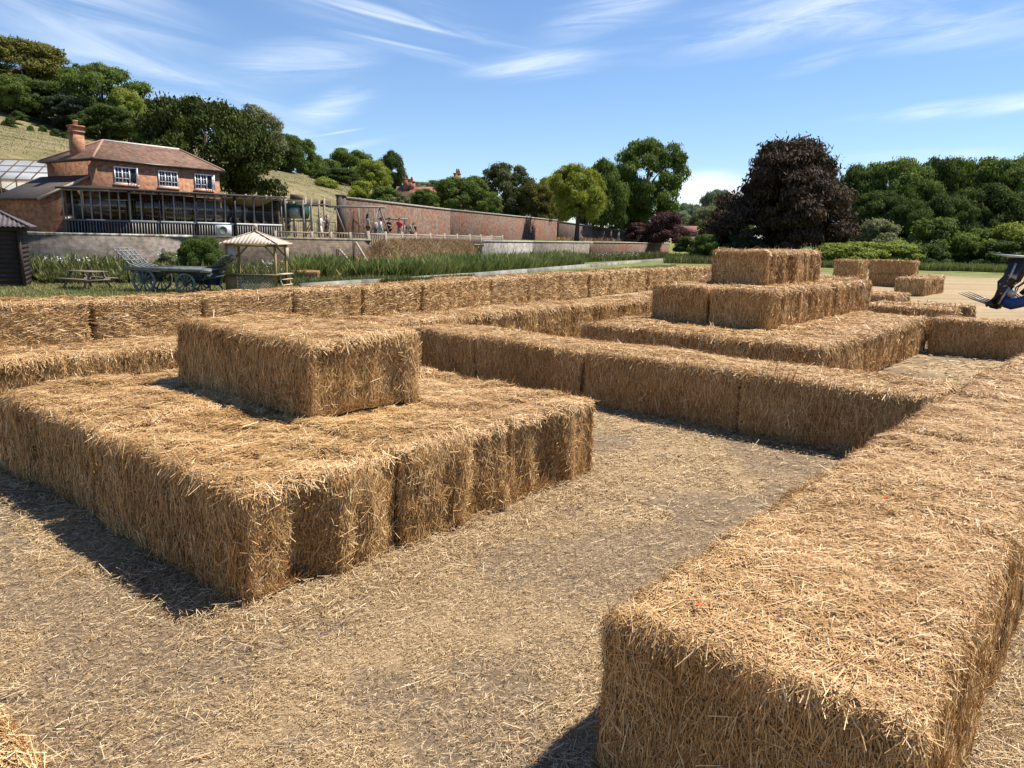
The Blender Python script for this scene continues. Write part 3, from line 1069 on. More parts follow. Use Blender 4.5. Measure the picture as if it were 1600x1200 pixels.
lt = empty('lean_to', (hc[0], hc[1], ZT), R(57.5), 'low brick lean-to with dark sloping roof against the left house wall', 'outbuilding')
lm = MB()
X0, Y0, Y1 = -2.95, 1.0, 6.6
lm.add([(X0, Y0, -0.5), (-0.01, Y0, -0.5), (-0.01, Y0, 3.35), (X0, Y0, 1.95), (X0, Y1, -0.5), (-0.01, Y1, -0.5), (-0.01, Y1, 3.35), (X0, Y1, 1.95)],
       [[0, 1, 2, 3], [5, 4, 7, 6], [4, 0, 3, 7]])
lm.build('wall', BRICK, lt)
lr = MB()
lr.prism([(X0 - 0.25, Y0 - 0.15, 1.87), (-0.012, Y0 - 0.15, 3.42), (-0.012, Y0 - 0.15, 3.54), (X0 - 0.25, Y0 - 0.15, 1.99)], (0, Y1 - Y0 + 0.3, 0))
lroof = lr.build('roof', FELT, lt)
MB().bar((X0 - 0.25, Y0 - 0.19, 1.91), (-0.03, Y0 - 0.19, 3.46), 0.06, 0.16).build('verge_board', FENCE_WOOD, lroof)

# ------------------------------------------------------------------ glazed terrace in front of the house
cc = at_d(205, 356, 44.0)
terr = empty('glazed_terrace', (cc[0], cc[1], ZT), 0.0, 'long glazed terrace on a boarded base in front of the brick house', 'conservatory')
d1 = np.array([math.sin(R(50)), math.cos(R(50)), 0.0])
d2 = np.array([-math.sin(R(80)), -math.cos(R(80)), 0.0])
LF, LW = 8.9, 3.45
up = np.array([0, 0, 1.0])
dado, dado2, sl1, sl2, frm, gls, raf = MB(), MB(), MB(), MB(), MB(), MB(), MB()
nb_ = 58
for k in range(nb_):
    a = LF * k / nb_
    dado.bar(d1 * (a + 0.075) + up * -0.3, d1 * (a + 0.075) + up * 0.70, 0.135, 0.03 + 0.012 * (k % 2), up=d1, rnd=random.random())
for k in range(22):
    a = LW * k / 22
    dado2.bar(d2 * (a + 0.078) + up * -0.3, d2 * (a + 0.078) + up * 0.70, 0.14, 0.03 + 0.01 * (k % 2), up=d2)
sl1.bar(up * 0.76 + d1 * -0.02, up * 0.76 + d1 * LF, 0.16, 0.11)
sl2.bar(up * 0.76 + d2 * 0.09, up * 0.76 + d2 * LW, 0.14, 0.10)
posts = np.linspace(0, LF, 16)
for k, a in enumerate(posts):
    frm.bar(d1 * a + up * 0.82, d1 * a + up * 2.32, 0.07 if k % 4 else 0.13, 0.07, up=d1)
for k, a in enumerate(np.linspace(0.55, LW, 7)):
    frm.bar(d2 * a + up * 0.81, d2 * a + up * 2.36, 0.08, 0.07, up=d2)
frm.bar(up * 1.9 + d2 * 0.1, up * 1.9 + d2 * 1.2, 0.05, 0.05)
frm.bar(up * 2.34 + d1 * 0.06, up * 2.34 + d1 * LF, 0.09, 0.10)
frm.bar(up * 2.40 + d2 * 0.08, up * 2.40 + d2 * LW, 0.09, 0.10)
n1 = np.array([d1[1], -d1[0], 0])
n2 = np.array([-d2[1], d2[0], 0])
gls.prism([d1 * 0.03 + up * 0.82 - n1 * 0.02, d1 * (LF - 0.03) + up * 0.82 - n1 * 0.02, d1 * (LF - 0.03) + up * 2.29 - n1 * 0.02, d1 * 0.03 + up * 2.29 - n1 * 0.02], -n1 * 0.012)
gls.prism([d2 * 0.03 + up * 0.82 - n2 * 0.02, d2 * (LW - 0.03) + up * 0.82 - n2 * 0.02, d2 * (LW - 0.03) + up * 2.34 - n2 * 0.02, d2 * 0.03 + up * 2.34 - n2 * 0.02], -n2 * 0.012)
dado.build('boarding', GREY_WOOD, terr)
dado2.build('boarding', SHADE_GREY, terr)
sl1.build('sill', GREY_METAL, terr)
sl2.build('sill', SHADE_GREY, terr)
frm.build('glazing_frame', noise_mat('brown_grey_frame', (0.19, 0.165, 0.145), (0.33, 0.295, 0.265), 6), terr)
gls.build('glazing', GLASS_M, terr)
rel = np.array([hc[0] - cc[0], hc[1] - cc[1], 0])
fa = np.array([math.sin(R(33)), math.cos(R(33)), 0.0])
fb = np.array([-fa[1], fa[0], 0.0])
troof = MB()
P_ = [d2 * (LW + 0.25) + n2 * 0.3, -d2 * 0.0 + n1 * 0.3 + n2 * 0.12, d1 * (LF + 0.3) + n1 * 0.3, rel + fa * 9.2 - fb * 0.05, rel - fa * 0.6 - fb * 0.05]
zs = [2.42, 2.42, 2.42, 2.75, 2.75]
top_ = [p + up * (z_ + 0.10) for p, z_ in zip(P_, zs)]
bot_ = [p + up * z_ for p, z_ in zip(P_, zs)]
troof.add(top_ + bot_, [[i, (i + 5) % 5 + 5 if False else i + 5, (i + 1) % 5 + 5, (i + 1) % 5] for i in range(5)], [[0, 1, 2], [0, 2, 3], [0, 3, 4], [5, 7, 6], [5, 8, 7], [5, 9, 8]])
tr_ = troof.build('roof', FELT, terr)
for k in range(18):
    a = LF * (k + 0.5) / 18
    raf.bar(d1 * a + n1 * 0.26 + up * 2.37, d1 * a - n1 * 0.5 + up * 2.37, 0.06, 0.08)
raf.build('rafter_ends', FENCE_WOOD, tr_)
MB().tube([d1 * 5.9 + n1 * 0.14 + up * -0.3, d1 * 5.9 + n1 * 0.14 + up * 2.4], 0.07, 8).build('downpipe', BLACK, terr)
ew = MB()
pa, pb = d1 * (LF - 0.12), rel + fa * 8.8
ew.prism([pa - up * 0.3, pb - up * 0.3, pb + up * 2.70, pa + up * 2.3], -d1 * 0.08)
ew.build('end_wall', BROWN_WOOD, terr)
ew2 = MB()
pa, pb = d2 * (LW - 0.1), rel - fa * 0.4 + fb * 1.0
ew2.prism([pa - up * 0.3, pb - up * 0.3, pb + up * 2.65, pa + up * 2.35], d2 * -0.08)
ew2.build('end_wall', BROWN_WOOD, terr)
for a in (1.55, 3.6):
    MB().tube([d1 * a + n1 * 0.12 + up * -0.3, d1 * a + n1 * 0.12 + up * 2.4], 0.035, 8).build('downpipe', BLACK, terr)
ac = empty('air_conditioner', tuple(np.array([cc[0], cc[1], ZT]) + d1 * 5.05 + n1 * 0.42 + up * 0.02), math.atan2(d1[1], d1[0]), 'grey boxy air conditioning unit standing against the boarded terrace base', 'air conditioner')
MB().b2((-0.42, -0.16, 0.0), (0.42, 0.16, 0.66)).build('casing', GREY_METAL, ac)
MB().lathe([(0.0, 0), (0.24, 0), (0.26, 0.03), (0.22, 0.03), (0.2, 0.02)], 20, (-0.1, -0.163, 0.34), [[1, 0, 0], [0, 0, -1], [0, 1, 0]]).build('fan_grille', noise_mat('dark_grille', (0.10, 0.10, 0.10), (0.2, 0.2, 0.2), 20), ac)

# ------------------------------------------------------------------ walls
def wall_run(name, pts, thick, mat, label, cap=None, capmat=None, cat='wall', base=-0.4, caph=0.14):
    """pts: (x, y, ztop); follows the terrain underneath"""
    pts = [np.array(p, float) for p in pts]
    w = MB()
    cp = MB()
    for a, b_ in zip(pts[:-1], pts[1:]):
        d = (b_ - a)[:2]
        n = np.array([-d[1], d[0]]) / np.linalg.norm(d) * thick / 2
        za, zb = float(min(terrain(a[0], a[1]), terrain(a[0] + 0.01, a[1] - 0.6))) + base, float(min(terrain(b_[0], b_[1]), terrain(b_[0], b_[1] - 0.6))) + base
        v = [(a[0] - n[0], a[1] - n[1], za), (b_[0] - n[0], b_[1] - n[1], zb), (b_[0] - n[0], b_[1] - n[1], b_[2]), (a[0] - n[0], a[1] - n[1], a[2]),
             (a[0] + n[0], a[1] + n[1], za), (b_[0] + n[0], b_[1] + n[1], zb), (b_[0] + n[0], b_[1] + n[1], b_[2]), (a[0] + n[0], a[1] + n[1], a[2])]
        w.add(v, [[0, 1, 2, 3], [5, 4, 7, 6], [3, 2, 6, 7], [4, 0, 3, 7], [1, 5, 6, 2]])
        if capmat:
            e = n * (1 + 0.10 / thick)
            q = [(a[0] - e[0], a[1] - e[1], a[2] + 0.003), (b_[0] - e[0], b_[1] - e[1], b_[2] + 0.003), (b_[0] + e[0], b_[1] + e[1], b_[2] + 0.003), (a[0] + e[0], a[1] + e[1], a[2] + 0.003)]
            cp.prism(q, (0, 0, caph))
    o = w.build(name, mat)
    tag(o, label, cat)
    if capmat:
        cp.build('coping', capmat, o)
    return o


COPING = noise_mat('mossy_flint_coping', (0.16, 0.13, 0.09), (0.62, 0.59, 0.50), 3.5, 0.95, 0.04, 10, None, 0.1, 0.38, 0.64)
WA = [(-60.0, 29.2, 1.96), (-36, 36.5, 1.98), wl(40, 40.0, 2.0), wl(300, 43.8, 2.0)]
wall_run('retaining_wall', WA, 0.42, GREY_WALL, 'long weathered grey brick retaining wall with mossy coping below the terrace', capmat=COPING)
wall_run('retaining_wall', [wl(300.2, 43.8, 1.98), wl(578, 48.2, 1.98)], 0.42, FLINT, 'brown stone part of the retaining wall behind the kiosk', capmat=noise_mat('brown_coping', (0.13, 0.10, 0.075), (0.36, 0.31, 0.25), 4, 0.95, 0.03, 9))
PALEWALL = brick_mat('lime_stained_wall', (0.23, 0.205, 0.18), (0.16, 0.14, 0.125), (0.25, 0.23, 0.205), (0.33, 0.31, 0.285), 1.0, 0.9)
wall_run('low_wall', [wl(752, 70.5, 1.95), wl(830, 82.5, 1.95)], 0.4, PALEWALL, 'pale lime stained end of the low wall beside the dry bank', capmat=STONE, caph=0.1)
wall_run('low_wall', [wl(830.3, 82.6, 1.93), wl(925, 100, 1.93)], 0.4, GREY_WALL, 'dark middle stretch of the low wall in front of the lone lawn tree', capmat=STONE, caph=0.1)
lw_ = wall_run('low_wall', [wl(925.3, 100.2, 1.93), wl(1045, 126, 1.93)], 0.4, OLD_BRICK, 'reddish far stretch of the low wall with dark piers', capmat=STONE, caph=0.1)
for px in (922, 975, 1005):
    d = float(np.interp(px, [925, 1045], [99.6, 126]))
    p = wl(px, d - 0.4, 0)
    MB().b2((p[0] - 0.45, p[1] - 0.3, -0.3), (p[0] + 0.45, p[1] + 0.3, 1.93)).build('pier', BROWN_WOOD, lw_)
wall_run('garden_wall', [wl(538, 60, 5.02), wl(700, 80, 4.95), wl(868, 115, 4.9)], 0.45, OLD_BRICK, 'tall red brick garden wall in full sun behind the playground', capmat=noise_mat('tile_coping', (0.24, 0.2, 0.16), (0.42, 0.37, 0.31), 3), caph=0.16)
wall_run('garden_wall', [wl(872, 115.3, 4.75), wl(960, 126, 3.9), wl(1046, 142, 2.35)], 0.45, noise_mat('shaded_old_brick', (0.10, 0.07, 0.055), (0.19, 0.135, 0.105), 1.5, 0.9, 0.01, 9), 'sloping brick garden wall in shade tones behind the lone lawn tree', capmat=noise_mat('grey_coping', (0.25, 0.23, 0.20), (0.38, 0.36, 0.33), 3), caph=0.14)  # darker copy of the garden brick, the wall's shade put into its colour
p = wl(534, 59.6, 0)
o = MB().b2((p[0] - 0.3, p[1] - 0.3, ZT - 0.2), (p[0] + 0.3, p[1] + 0.3, 5.15)).b2((p[0] - 0.36, p[1] - 0.36, 5.15), (p[0] + 0.36, p[1] + 0.36, 5.3)).build('gate_pier', noise_mat('dark_pier', (0.06, 0.045, 0.04), (0.13, 0.10, 0.085), 4))
tag(o, 'dark square pier ending the sunlit garden wall at its left', 'pier')

# pond kerb of pale stone
kp = [at(x, y, 0.34) for x, y in ((470, 440), (560, 434.5), (640, 430), (735, 424.5), (820, 418.5), (920, 411), (1000, 405.2), (1062, 401))]
wall_run('pond_kerb', [(p[0], p[1], 0.26) for p in kp], 0.34, noise_mat('pond_kerb_stone', (0.12, 0.11, 0.085), (0.33, 0.31, 0.265), 1.1, 0.9, 0.01, 9), 'long low pale stone kerb curving along the reed bed', cat='kerb', base=-0.2)

# ------------------------------------------------------------------ shed, greenhouse, far houses
sp_ = at_d(28, 353, 31.0)
shed = empty('shed', (sp_[0], sp_[1], 0), R(27), 'dark creosoted board shed with corrugated roof at the left edge', 'shed')
sb = MB()
for k in range(13):
    z_ = 0.05 + k * 0.185
    sb.box((-2.0, 0.02 - 0.0, z_ + 0.09), (4.0, 0.05, 0.2), Matrix.Rotation(R(-7), 3, 'X'))
    sb.box((0.0, 1.5, z_ + 0.09), (0.05, 3.0, 0.2), Matrix.Rotation(R(-7), 3, 'Y'))
sb.b2((-3.98, 0.05, 0), (-0.04, 2.98, 2.42))
sb.build('boarding', SHED_WOOD, shed)
MB().bar((0.05, -0.04, -0.1), (-0.02, -0.04, 2.45), 0.11).build('corner_post', SHED_WOOD, shed)
sr = MB()
n_ = 120
xs = np.linspace(-4.35, 0.4, n_)
wv = 0.028 * np.sin(xs * 2 * math.pi / 0.17)
ym, zr = 1.5, 3.35
tops, lows = [], []
for x_, w_ in zip(xs, wv):
    f_ = min(1.0, min(x_ + 4.35, 0.4 - x_) / 1.75)
    lows.append((x_, -0.35, 2.42 + w_))
    tops.append((x_, -0.35 + (ym + 0.35) * f_, 2.42 + (zr - 2.42) * f_ + w_))
sr.add(lows + tops + [(a, b_, c - 0.03) for a, b_, c in lows + tops], [[i, i + 1, n_ + i + 1, n_ + i] for i in range(n_ - 1)] + [[2 * n_ + i + 1, 2 * n_ + i, 3 * n_ + i, 3 * n_ + i + 1] for i in range(n_ - 1)] + [[2 * n_ + i, 2 * n_ + i + 1, i + 1, i] for i in range(n_ - 1)])
sr.add([(0.4, -0.35, 2.42), (0.4, 3.35, 2.42), (-1.35, ym, zr), (-4.35, -0.35, 2.42), (-4.35, 3.35, 2.42), (-2.6, ym, zr)], [[1, 4, 5, 2]], [[0, 1, 2], [4, 3, 5]])
sroof = sr.build('roof', SHED_ROOF, shed)
MB().bar((0.4, -0.36, 2.45), (-1.35, ym, zr + 0.03), 0.12, 0.05).build('hip_flashing', SHED_ROOF, sroof)
MB().b2((-4.2, -0.16, 2.25), (0.25, -0.10, 2.38)).build('fascia', SHED_WOOD, sroof)

gp = at_d(74, 280, 54.0)
gh = empty('greenhouse', (gp[0], gp[1], ZT), R(8), 'pale greenhouse with translucent sheet roof and thin dark frame beside the house', 'greenhouse')
z0, z1 = 3.45, 4.9
MB().prism([(-9, 0, z0), (-9, 3.0, z1), (-9, 3.0, z1 + 0.06), (-9, 0, z0 + 0.06)], (9, 0, 0)).build('roof_sheet', noise_mat('translucent_sheet', (0.20, 0.21, 0.22), (0.30, 0.31, 0.32), 1.2, 0.5), gh)
gf = MB()
for k in range(10):
    x_ = -9 + k
    gf.bar((x_, -0.03, z0 + 0.10), (x_, 3.0, z1 + 0.10), 0.05)
    gf.bar((x_, 0, -0.4), (x_, 0, z0), 0.07)
for z_ in (1.1, 2.1, 2.7, z0 - 0.05):
    gf.bar((-9, -0.02, z_), (0, -0.02, z_), 0.05)
for k in range(9):
    gf.bar((-9 + k, 0.02, 2.7), (-8 + k, 0.02, z0 - 0.05), 0.035)
for t_ in (0.33, 0.66, 1.0):
    gf.bar((-9, 3.0 * t_, z0 + (z1 - z0) * t_ + 0.11), (0, 3.0 * t_, z0 + (z1 - z0) * t_ + 0.11), 0.04)
gf.build('frame', BROWN_WOOD, gh)
MB().b2((-9, 1.6, -0.4), (0, 1.65, z0 - 0.1)).build('side_wall', noise_mat('pale_cladding', (0.38, 0.38, 0.37), (0.50, 0.50, 0.49), 2), gh)

fh_p = at_d(700, 368, 112)
fh = empty('far_house', (fh_p[0], fh_p[1], ZT), R(-8), 'distant house with long red tiled roof and chimneys above the garden wall', 'house')
MB().b2((-8.2, 0, -1), (0.8, 6, 4.4)).build('wall', brick_mat('far_brick', (0.30, 0.16, 0.11), (0.24, 0.13, 0.09), (0.3, 0.25, 0.2), (0.33, 0.24, 0.18)), fh)
fr = MB()
fr.add([(-8.5, -0.4, 4.3), (1.1, -0.4, 4.3), (1.1, 6.4, 4.3), (-8.5, 6.4, 4.3), (-8.5, 3, 7.3), (1.1, 3, 7.3)], [[0, 1, 5, 4], [2, 3, 4, 5], [3, 2, 1, 0]], [[1, 2, 5], [3, 0, 4]])
fro = fr.build('roof', RED_TILES, fh)
fg = MB()
fg.add([(-6.9, -1.6, 1.0), (-4.9, -1.6, 1.0), (-4.9, -0.02, 1.0), (-6.9, -0.02, 1.0), (-6.9, -1.6, 3.4), (-4.9, -1.6, 3.4), (-4.9, -0.02, 3.4), (-6.9, -0.02, 3.4), (-5.9, -1.6, 4.7), (-5.9, -0.02, 4.7)],
       [[0, 1, 5, 4], [1, 2, 6, 5], [3, 0, 4, 7]], [[4, 5, 8]])
fgo = fg.build('gable_wall', BRICK, fh)
MB().prism([(-7.2, -1.8, 3.1), (-5.9, -1.8, 4.8), (-5.9, -1.8, 4.95), (-7.3, -1.8, 3.15)], (0, 1.75, 0)).prism([(-5.9, -1.8, 4.8), (-4.6, -1.8, 3.1), (-4.5, -1.8, 3.15), (-5.9, -1.8, 4.95)], (0, 1.75, 0)).build('gable_roof', RED_TILES, fh)
MB().b2((-6.25, -1.63, 1.9), (-5.55, -1.603, 3.3)).build('window', DARKGLASS, fh)
for x_, w_, h_ in ((-7.4, 0.5, 8.2), (-6.6, 0.42, 7.9), (0.2, 0.42, 9.1)):
    cm_ = MB()
    cm_.b2((x_, 2.6, 6.5), (x_ + 2 * w_, 3.4, h_)).b2((x_ - 0.07, 2.53, h_), (x_ + 2 * w_ + 0.07, 3.47, h_ + 0.2))
    cm_.lathe([(0, h_ + 0.2), (0.2, h_ + 0.2), (0.16, h_ + 0.8), (0, h_ + 0.8)], 8, (x_ + w_, 3, 0))
    cm_.build('chimney', BRICK, fro)
gp2 = at_d(1100, 380, 165)
o2 = empty('far_cottage', (gp2[0], gp2[1], 0), R(-10), 'faint pinkish cottage wall and roof behind the bushes beyond the pond', 'house')
MB().b2((-4.5, 0, -1), (1.4, 5, 3.4)).build('wall', noise_mat('pink_render', (0.30, 0.21, 0.17), (0.38, 0.27, 0.22), 2), o2)
MB().add([(-4.9, -0.4, 3.3), (1.8, -0.4, 3.3), (1.8, 5.4, 3.3), (-4.9, 5.4, 3.3), (-4.9, 2.5, 5.6), (1.8, 2.5, 5.6)], [[0, 1, 5, 4], [2, 3, 4, 5], [3, 2, 1, 0]], [[1, 2, 5], [3, 0, 4]]).build('roof', RED_TILES, o2)
pp = at_d(1089, 378, 100)
tag(MB().tube([(pp[0], pp[1], -0.3), (pp[0], pp[1], 3.6)], [0.16, 0.12], 8).tube([(pp[0] - 0.5, pp[1], 3.35), (pp[0] + 0.5, pp[1], 3.35)], 0.05, 6).build('pole', noise_mat('grey_pole', (0.3, 0.3, 0.3), (0.42, 0.42, 0.41), 3)), 'thin grey pole in front of the pinkish far cottage', 'pole')
# ------------------------------------------------------------------ wagon, kiosk, table, fence, playground
WAGON = noise_mat('grey_blue_wagon_paint', (0.085, 0.090, 0.086), (0.22, 0.225, 0.215), 6, 0.65, 0, 6)
WAGON_LT = noise_mat('pale_ladder_wood', (0.17, 0.185, 0.19), (0.32, 0.335, 0.335), 6)
WAGON_DK = noise_mat('dark_wagon_iron', (0.035, 0.038, 0.040), (0.085, 0.088, 0.09), 6, 0.6)
wp = at(226, 457.5, 0)
wag = empty('farm_wagon', (wp[0], wp[1], 0), R(-4), 'old grey blue four wheeled farm wagon with slatted end ladders', 'wagon')


def cart_wheel(x, y, r):
    rot = [[1, 0, 0], [0, 0, -1], [0, 1, 0]]
    m = MB()
    prof = [(r - 0.075, -0.035), (r, -0.035), (r, 0.035), (r - 0.075, 0.035), (r - 0.075, -0.035)]
    m.lathe(prof, 28, (x, y, r), rot)
    w = m.build('wheel', WAGON, wag)
    h = MB().lathe([(0, -0.14), (0.055, -0.14), (0.085, -0.05), (0.085, 0.05), (0.06, 0.1), (0, 0.1)], 14, (x, y, r), rot)
    h.build('hub', WAGON_DK, w)
    s = MB()
    for k in range(12):
        a = k * math.pi / 6 + 0.1
        s.bar((x + 0.07 * math.cos(a), y, r + 0.07 * math.sin(a)), (x + (r - 0.05) * math.cos(a), y, r + (r - 0.05) * math.sin(a)), 0.038, 0.045, up=(0, 1, 0))
    s.build('spokes', WAGON, w)


for x_, r_ in ((0.0, 0.47), (1.66, 0.40)):
    cart_wheel(x_, 0.0, r_)
    cart_wheel(x_, 1.25, r_)
    MB().bar((x_, 0.05, r_), (x_, 1.2, r_), 0.09).build('axle', WAGON_DK, wag)
bd = MB()
for k in range(7):
    bd.b2((-0.66, -0.02 + k * 0.185, 0.92), (2.72, 0.155 + k * 0.185, 0.955))
bd.b2((-0.70, -0.06, 0.86), (2.76, -0.022, 1.0)).b2((-0.70, 1.29, 0.86), (2.76, 1.325, 1.0))
bd.build('bed', WAGON, wag)
MB().b2((-0.6, 0.15, 0.76), (2.55, 0.24, 0.92)).b2((-0.6, 1.0, 0.76), (2.55, 1.09, 0.92)).b2((-0.15, 0.0, 0.55), (0.15, 1.25, 0.76)).b2((1.5, 0.0, 0.5), (1.82, 1.25, 0.76)).b2((-0.5, -0.015, 0.8), (0.9, 0.05, 0.86)).build('chassis', WAGON_DK, wag)
ld = MB()
for yy in (0.02, 0.33, 0.64, 0.95, 1.26):
    ld.tube([(-0.1, yy, 0.98), (-0.55, yy, 1.10), (-1.12, yy, 1.66)], 0.024, 6)
for t_ in (0.2, 0.5, 0.8, 1.0):
    x_, z_ = -0.55 - 0.57 * t_, 1.10 + 0.56 * t_
    ld.bar((x_, 0.0, z_ + 0.03), (x_, 1.28, z_ + 0.03), 0.055, 0.025)
ld.build('rear_ladder', WAGON_LT, wag)
ld = MB()
for yy in (0.02, 0.33, 0.64, 0.95, 1.26):
    ld.tube([(2.35, yy, 0.98), (2.75, yy, 1.08), (3.25, yy, 1.5)], 0.028, 6)
for t_ in (0.15, 0.4, 0.65, 0.9):
    x_, z_ = 2.75 + 0.5 * t_, 1.08 + 0.42 * t_
    ld.bar((x_, 0.0, z_ + 0.03), (x_, 1.28, z_ + 0.03), 0.075, 0.025)
ld.build('front_ladder', WAGON_DK, wag)
nbd = MB()
nbd.b2((2.30, -0.085, 0.84), (2.76, -0.062, 0.95))
nbd.build('name_board', WAGON_LT, wag)
for y_ in (0.2, 1.05):
    MB().bar((1.9, y_, 0.5), (3.1, y_, 0.72), 0.06).build('shaft', WAGON_DK, wag)
bp_ = empty('leaning_board', tuple(np.array(at(333, 457, 0)) * [1, 1, 0]), R(-4), 'dark grey panel on a pale frame leaning at the front of the wagon', 'panel')
MB().prism([(-0.35, -0.1, 0.33), (0.36, -0.1, 0.28), (0.22, 0.35, 0.72), (-0.38, 0.35, 0.74)], (0, 0.03, 0.03)).build('panel', WAGON_DK, bp_)
MB().bar((0.37, -0.12, 0.28), (0.24, 0.36, 0.78), 0.06).bar((0.37, -0.12, 0.28), (0.62, -0.2, 0.0), 0.05).bar((-0.35, -0.1, 0.33), (-0.1, -0.12, 0.0), 0.06).bar((-0.3, 0.36, 0.7), (-0.3, 0.4, 0.0), 0.05).build('frame', WAGON_LT, bp_)

# kiosk
KW = noise_mat('kiosk_tanalised_wood', (0.20, 0.125, 0.05), (0.36, 0.24, 0.10), 5, 0.75, 0.002, 6, (5, 5, 0.7))
KLT = noise_mat('kiosk_pale_wood', (0.42, 0.32, 0.20), (0.58, 0.46, 0.31), 5, 0.75)
KR = noise_mat('kiosk_roof_board', (0.44, 0.33, 0.25), (0.66, 0.54, 0.44), 3, 0.8, 0.004, 6, (14, 14, 0.6))
kp_ = at(354, 458.5, 0)
ks = empty('play_kiosk', (kp_[0], kp_[1], 0), R(-6), 'small wooden kiosk with pyramid roof and diagonal lattice counter', 'kiosk')
kw, kd, kz = 2.08, 1.15, 1.93
for x_, y_ in ((0.05, 0.05), (kw - 0.05, 0.05), (0.05, kd - 0.05), (kw - 0.05, kd - 0.05)):
    MB().bar((x_, y_, -0.1), (x_, y_, kz), 0.085).build('post', KW, ks)
kb = MB()
kb.bar((0, 0.05, kz - 0.04), (kw, 0.05, kz - 0.04), 0.05, 0.09)
kb.bar((0, kd - 0.05, kz - 0.04), (kw, kd - 0.05, kz - 0.04), 0.05, 0.09)
kb.bar((0.05, 0.1, kz - 0.04), (0.05, kd - 0.1, kz - 0.04), 0.05, 0.09)
kb.bar((kw - 0.05, 0.1, kz - 0.04), (kw - 0.05, kd - 0.1, kz - 0.04), 0.05, 0.09)
for x_, s_ in ((0.1, 1), (kw - 0.1, -1)):
    for y_ in (0.05, kd - 0.05):
        kb.bar((x_, y_, kz - 0.42), (x_ + s_ * 0.34, y_, kz - 0.08), 0.05)
kb.build('roof_frame', KW, ks)
kr = MB()
cx, cy = kw / 2, kd / 2
ov = 0.17
cor = [(-ov, -ov), (kw + ov, -ov), (kw + ov, kd + ov), (-ov, kd + ov)]
for k in range(4):
    a, b_ = np.array(cor[k]), np.array(cor[(k + 1) % 4])
    nbo = 16
    for j in range(nbo):
        f0, f1 = j / nbo, (j + 0.94) / nbo
        g0, g1 = min(f0, 1 - f0) * 2, min(f1, 1 - f1) * 2
        A0, A1 = a + (b_ - a) * f0, a + (b_ - a) * f1
        ap = np.array([cx, cy])
        m0, m1 = (a + b_) / 2, None
        T0 = A0 + (ap - m0) * g0
        T1 = A1 + (ap - m0) * g1
        zt = lambda g_: kz + 0.01 + 0.47 * g_
        kr.prism([(*A0, zt(0)), (*A1, zt(0)), (*T1, zt(g1)), (*T0, zt(g0))], (0, 0, 0.03 + 0.012 * (j % 2)), rnd=random.random())
kro = kr.build('roof', KR, ks)
hk = MB()
for c_ in cor:
    hk.bar((*c_, kz + 0.05), (cx, cy, kz + 0.53), 0.07, 0.03)
hk.build('hip_battens', KR, kro)
MB().bar((cx, cy, kz + 0.45), (cx, cy, kz + 0.62), 0.08).build('finial', KW, kro)
MB().lathe([(0, kz + 0.60), (0.06, kz + 0.62), (0.085, kz + 0.69), (0.06, kz + 0.76), (0, kz + 0.78)], 12, (cx, cy, 0)).build('finial_ball', KLT, kro)
kt = MB()
kt.b2((-0.08, -0.22, 0.76), (kw + 0.08, 0.12, 0.80))
kt.build('counter_top', noise_mat('grey_counter', (0.13, 0.11, 0.085), (0.24, 0.21, 0.17), 4), ks)
MB().b2((kw - 0.1, 0.13, 0.775), (kw + 0.22, kd, 0.815)).build('side_counter', KLT, ks)
lat = MB()
for k in range(-8, 22):
    x0_ = 0.42 + k * 0.125
    p0, p1 = [x0_, 0.74], [x0_ + 0.74, 0.02]
    if p1[0] < 0.45 or p0[0] > kw - 0.1:
        continue
    if p0[0] < 0.42:
        f_ = 0.42 - p0[0]
        p0 = [0.42, 0.74 - f_ * 0.72 / 0.74]
    if p1[0] > kw - 0.1:
        f_ = (kw - 0.1 - p0[0]) / 0.74
        p1 = [kw - 0.1, max(0.02, p0[1] - 0.72 * f_)]
    lat.bar((p0[0], 0.03, p0[1]), (p1[0], 0.03, p1[1]), 0.025, 0.07, up=(0, 1, 0))
lat.b2((0.1, 0.055, 0.68), (kw - 0.1, 0.08, 0.75)).b2((0.1, 0.055, 0.02), (kw - 0.1, 0.08, 0.09))
lat.build('lattice_panel', KLT, ks)  # pale slats stand in for sunlit grass showing through the gaps
MB().b2((-0.02, -0.012, 0.0), (0.40, 0.018, 0.75)).b2((-0.02, 0.02, 0.0), (0.01, kd, 0.75)).build('solid_panel', KW, ks)
hb = MB()
hb.b2((0.10, 0.02, 1.36), (0.44, 0.04, kz - 0.1))
hb.build('hanging_board', noise_mat('grey_board', (0.35, 0.30, 0.27), (0.47, 0.42, 0.38), 4), ks)
MB().b2((kw - 0.36 + 0.45, kd - 0.4, 1.3), (kw - 0.36 + 0.47, kd - 0.12, kz - 0.1)).build('hanging_board', FENCE_WOOD, ks)
st = MB()
for k in range(3):
    st.b2((kw + 0.02, 0.15, 0.14 + 0.22 * k), (kw + 0.24, 1.05, 0.17 + 0.22 * k))
for y_ in (0.17, 1.03):
    st.bar((kw + 0.26, y_, 0.0), (kw + 0.06, y_, 0.7), 0.045, 0.05)
st.build('shelf_rack', KLT, ks)

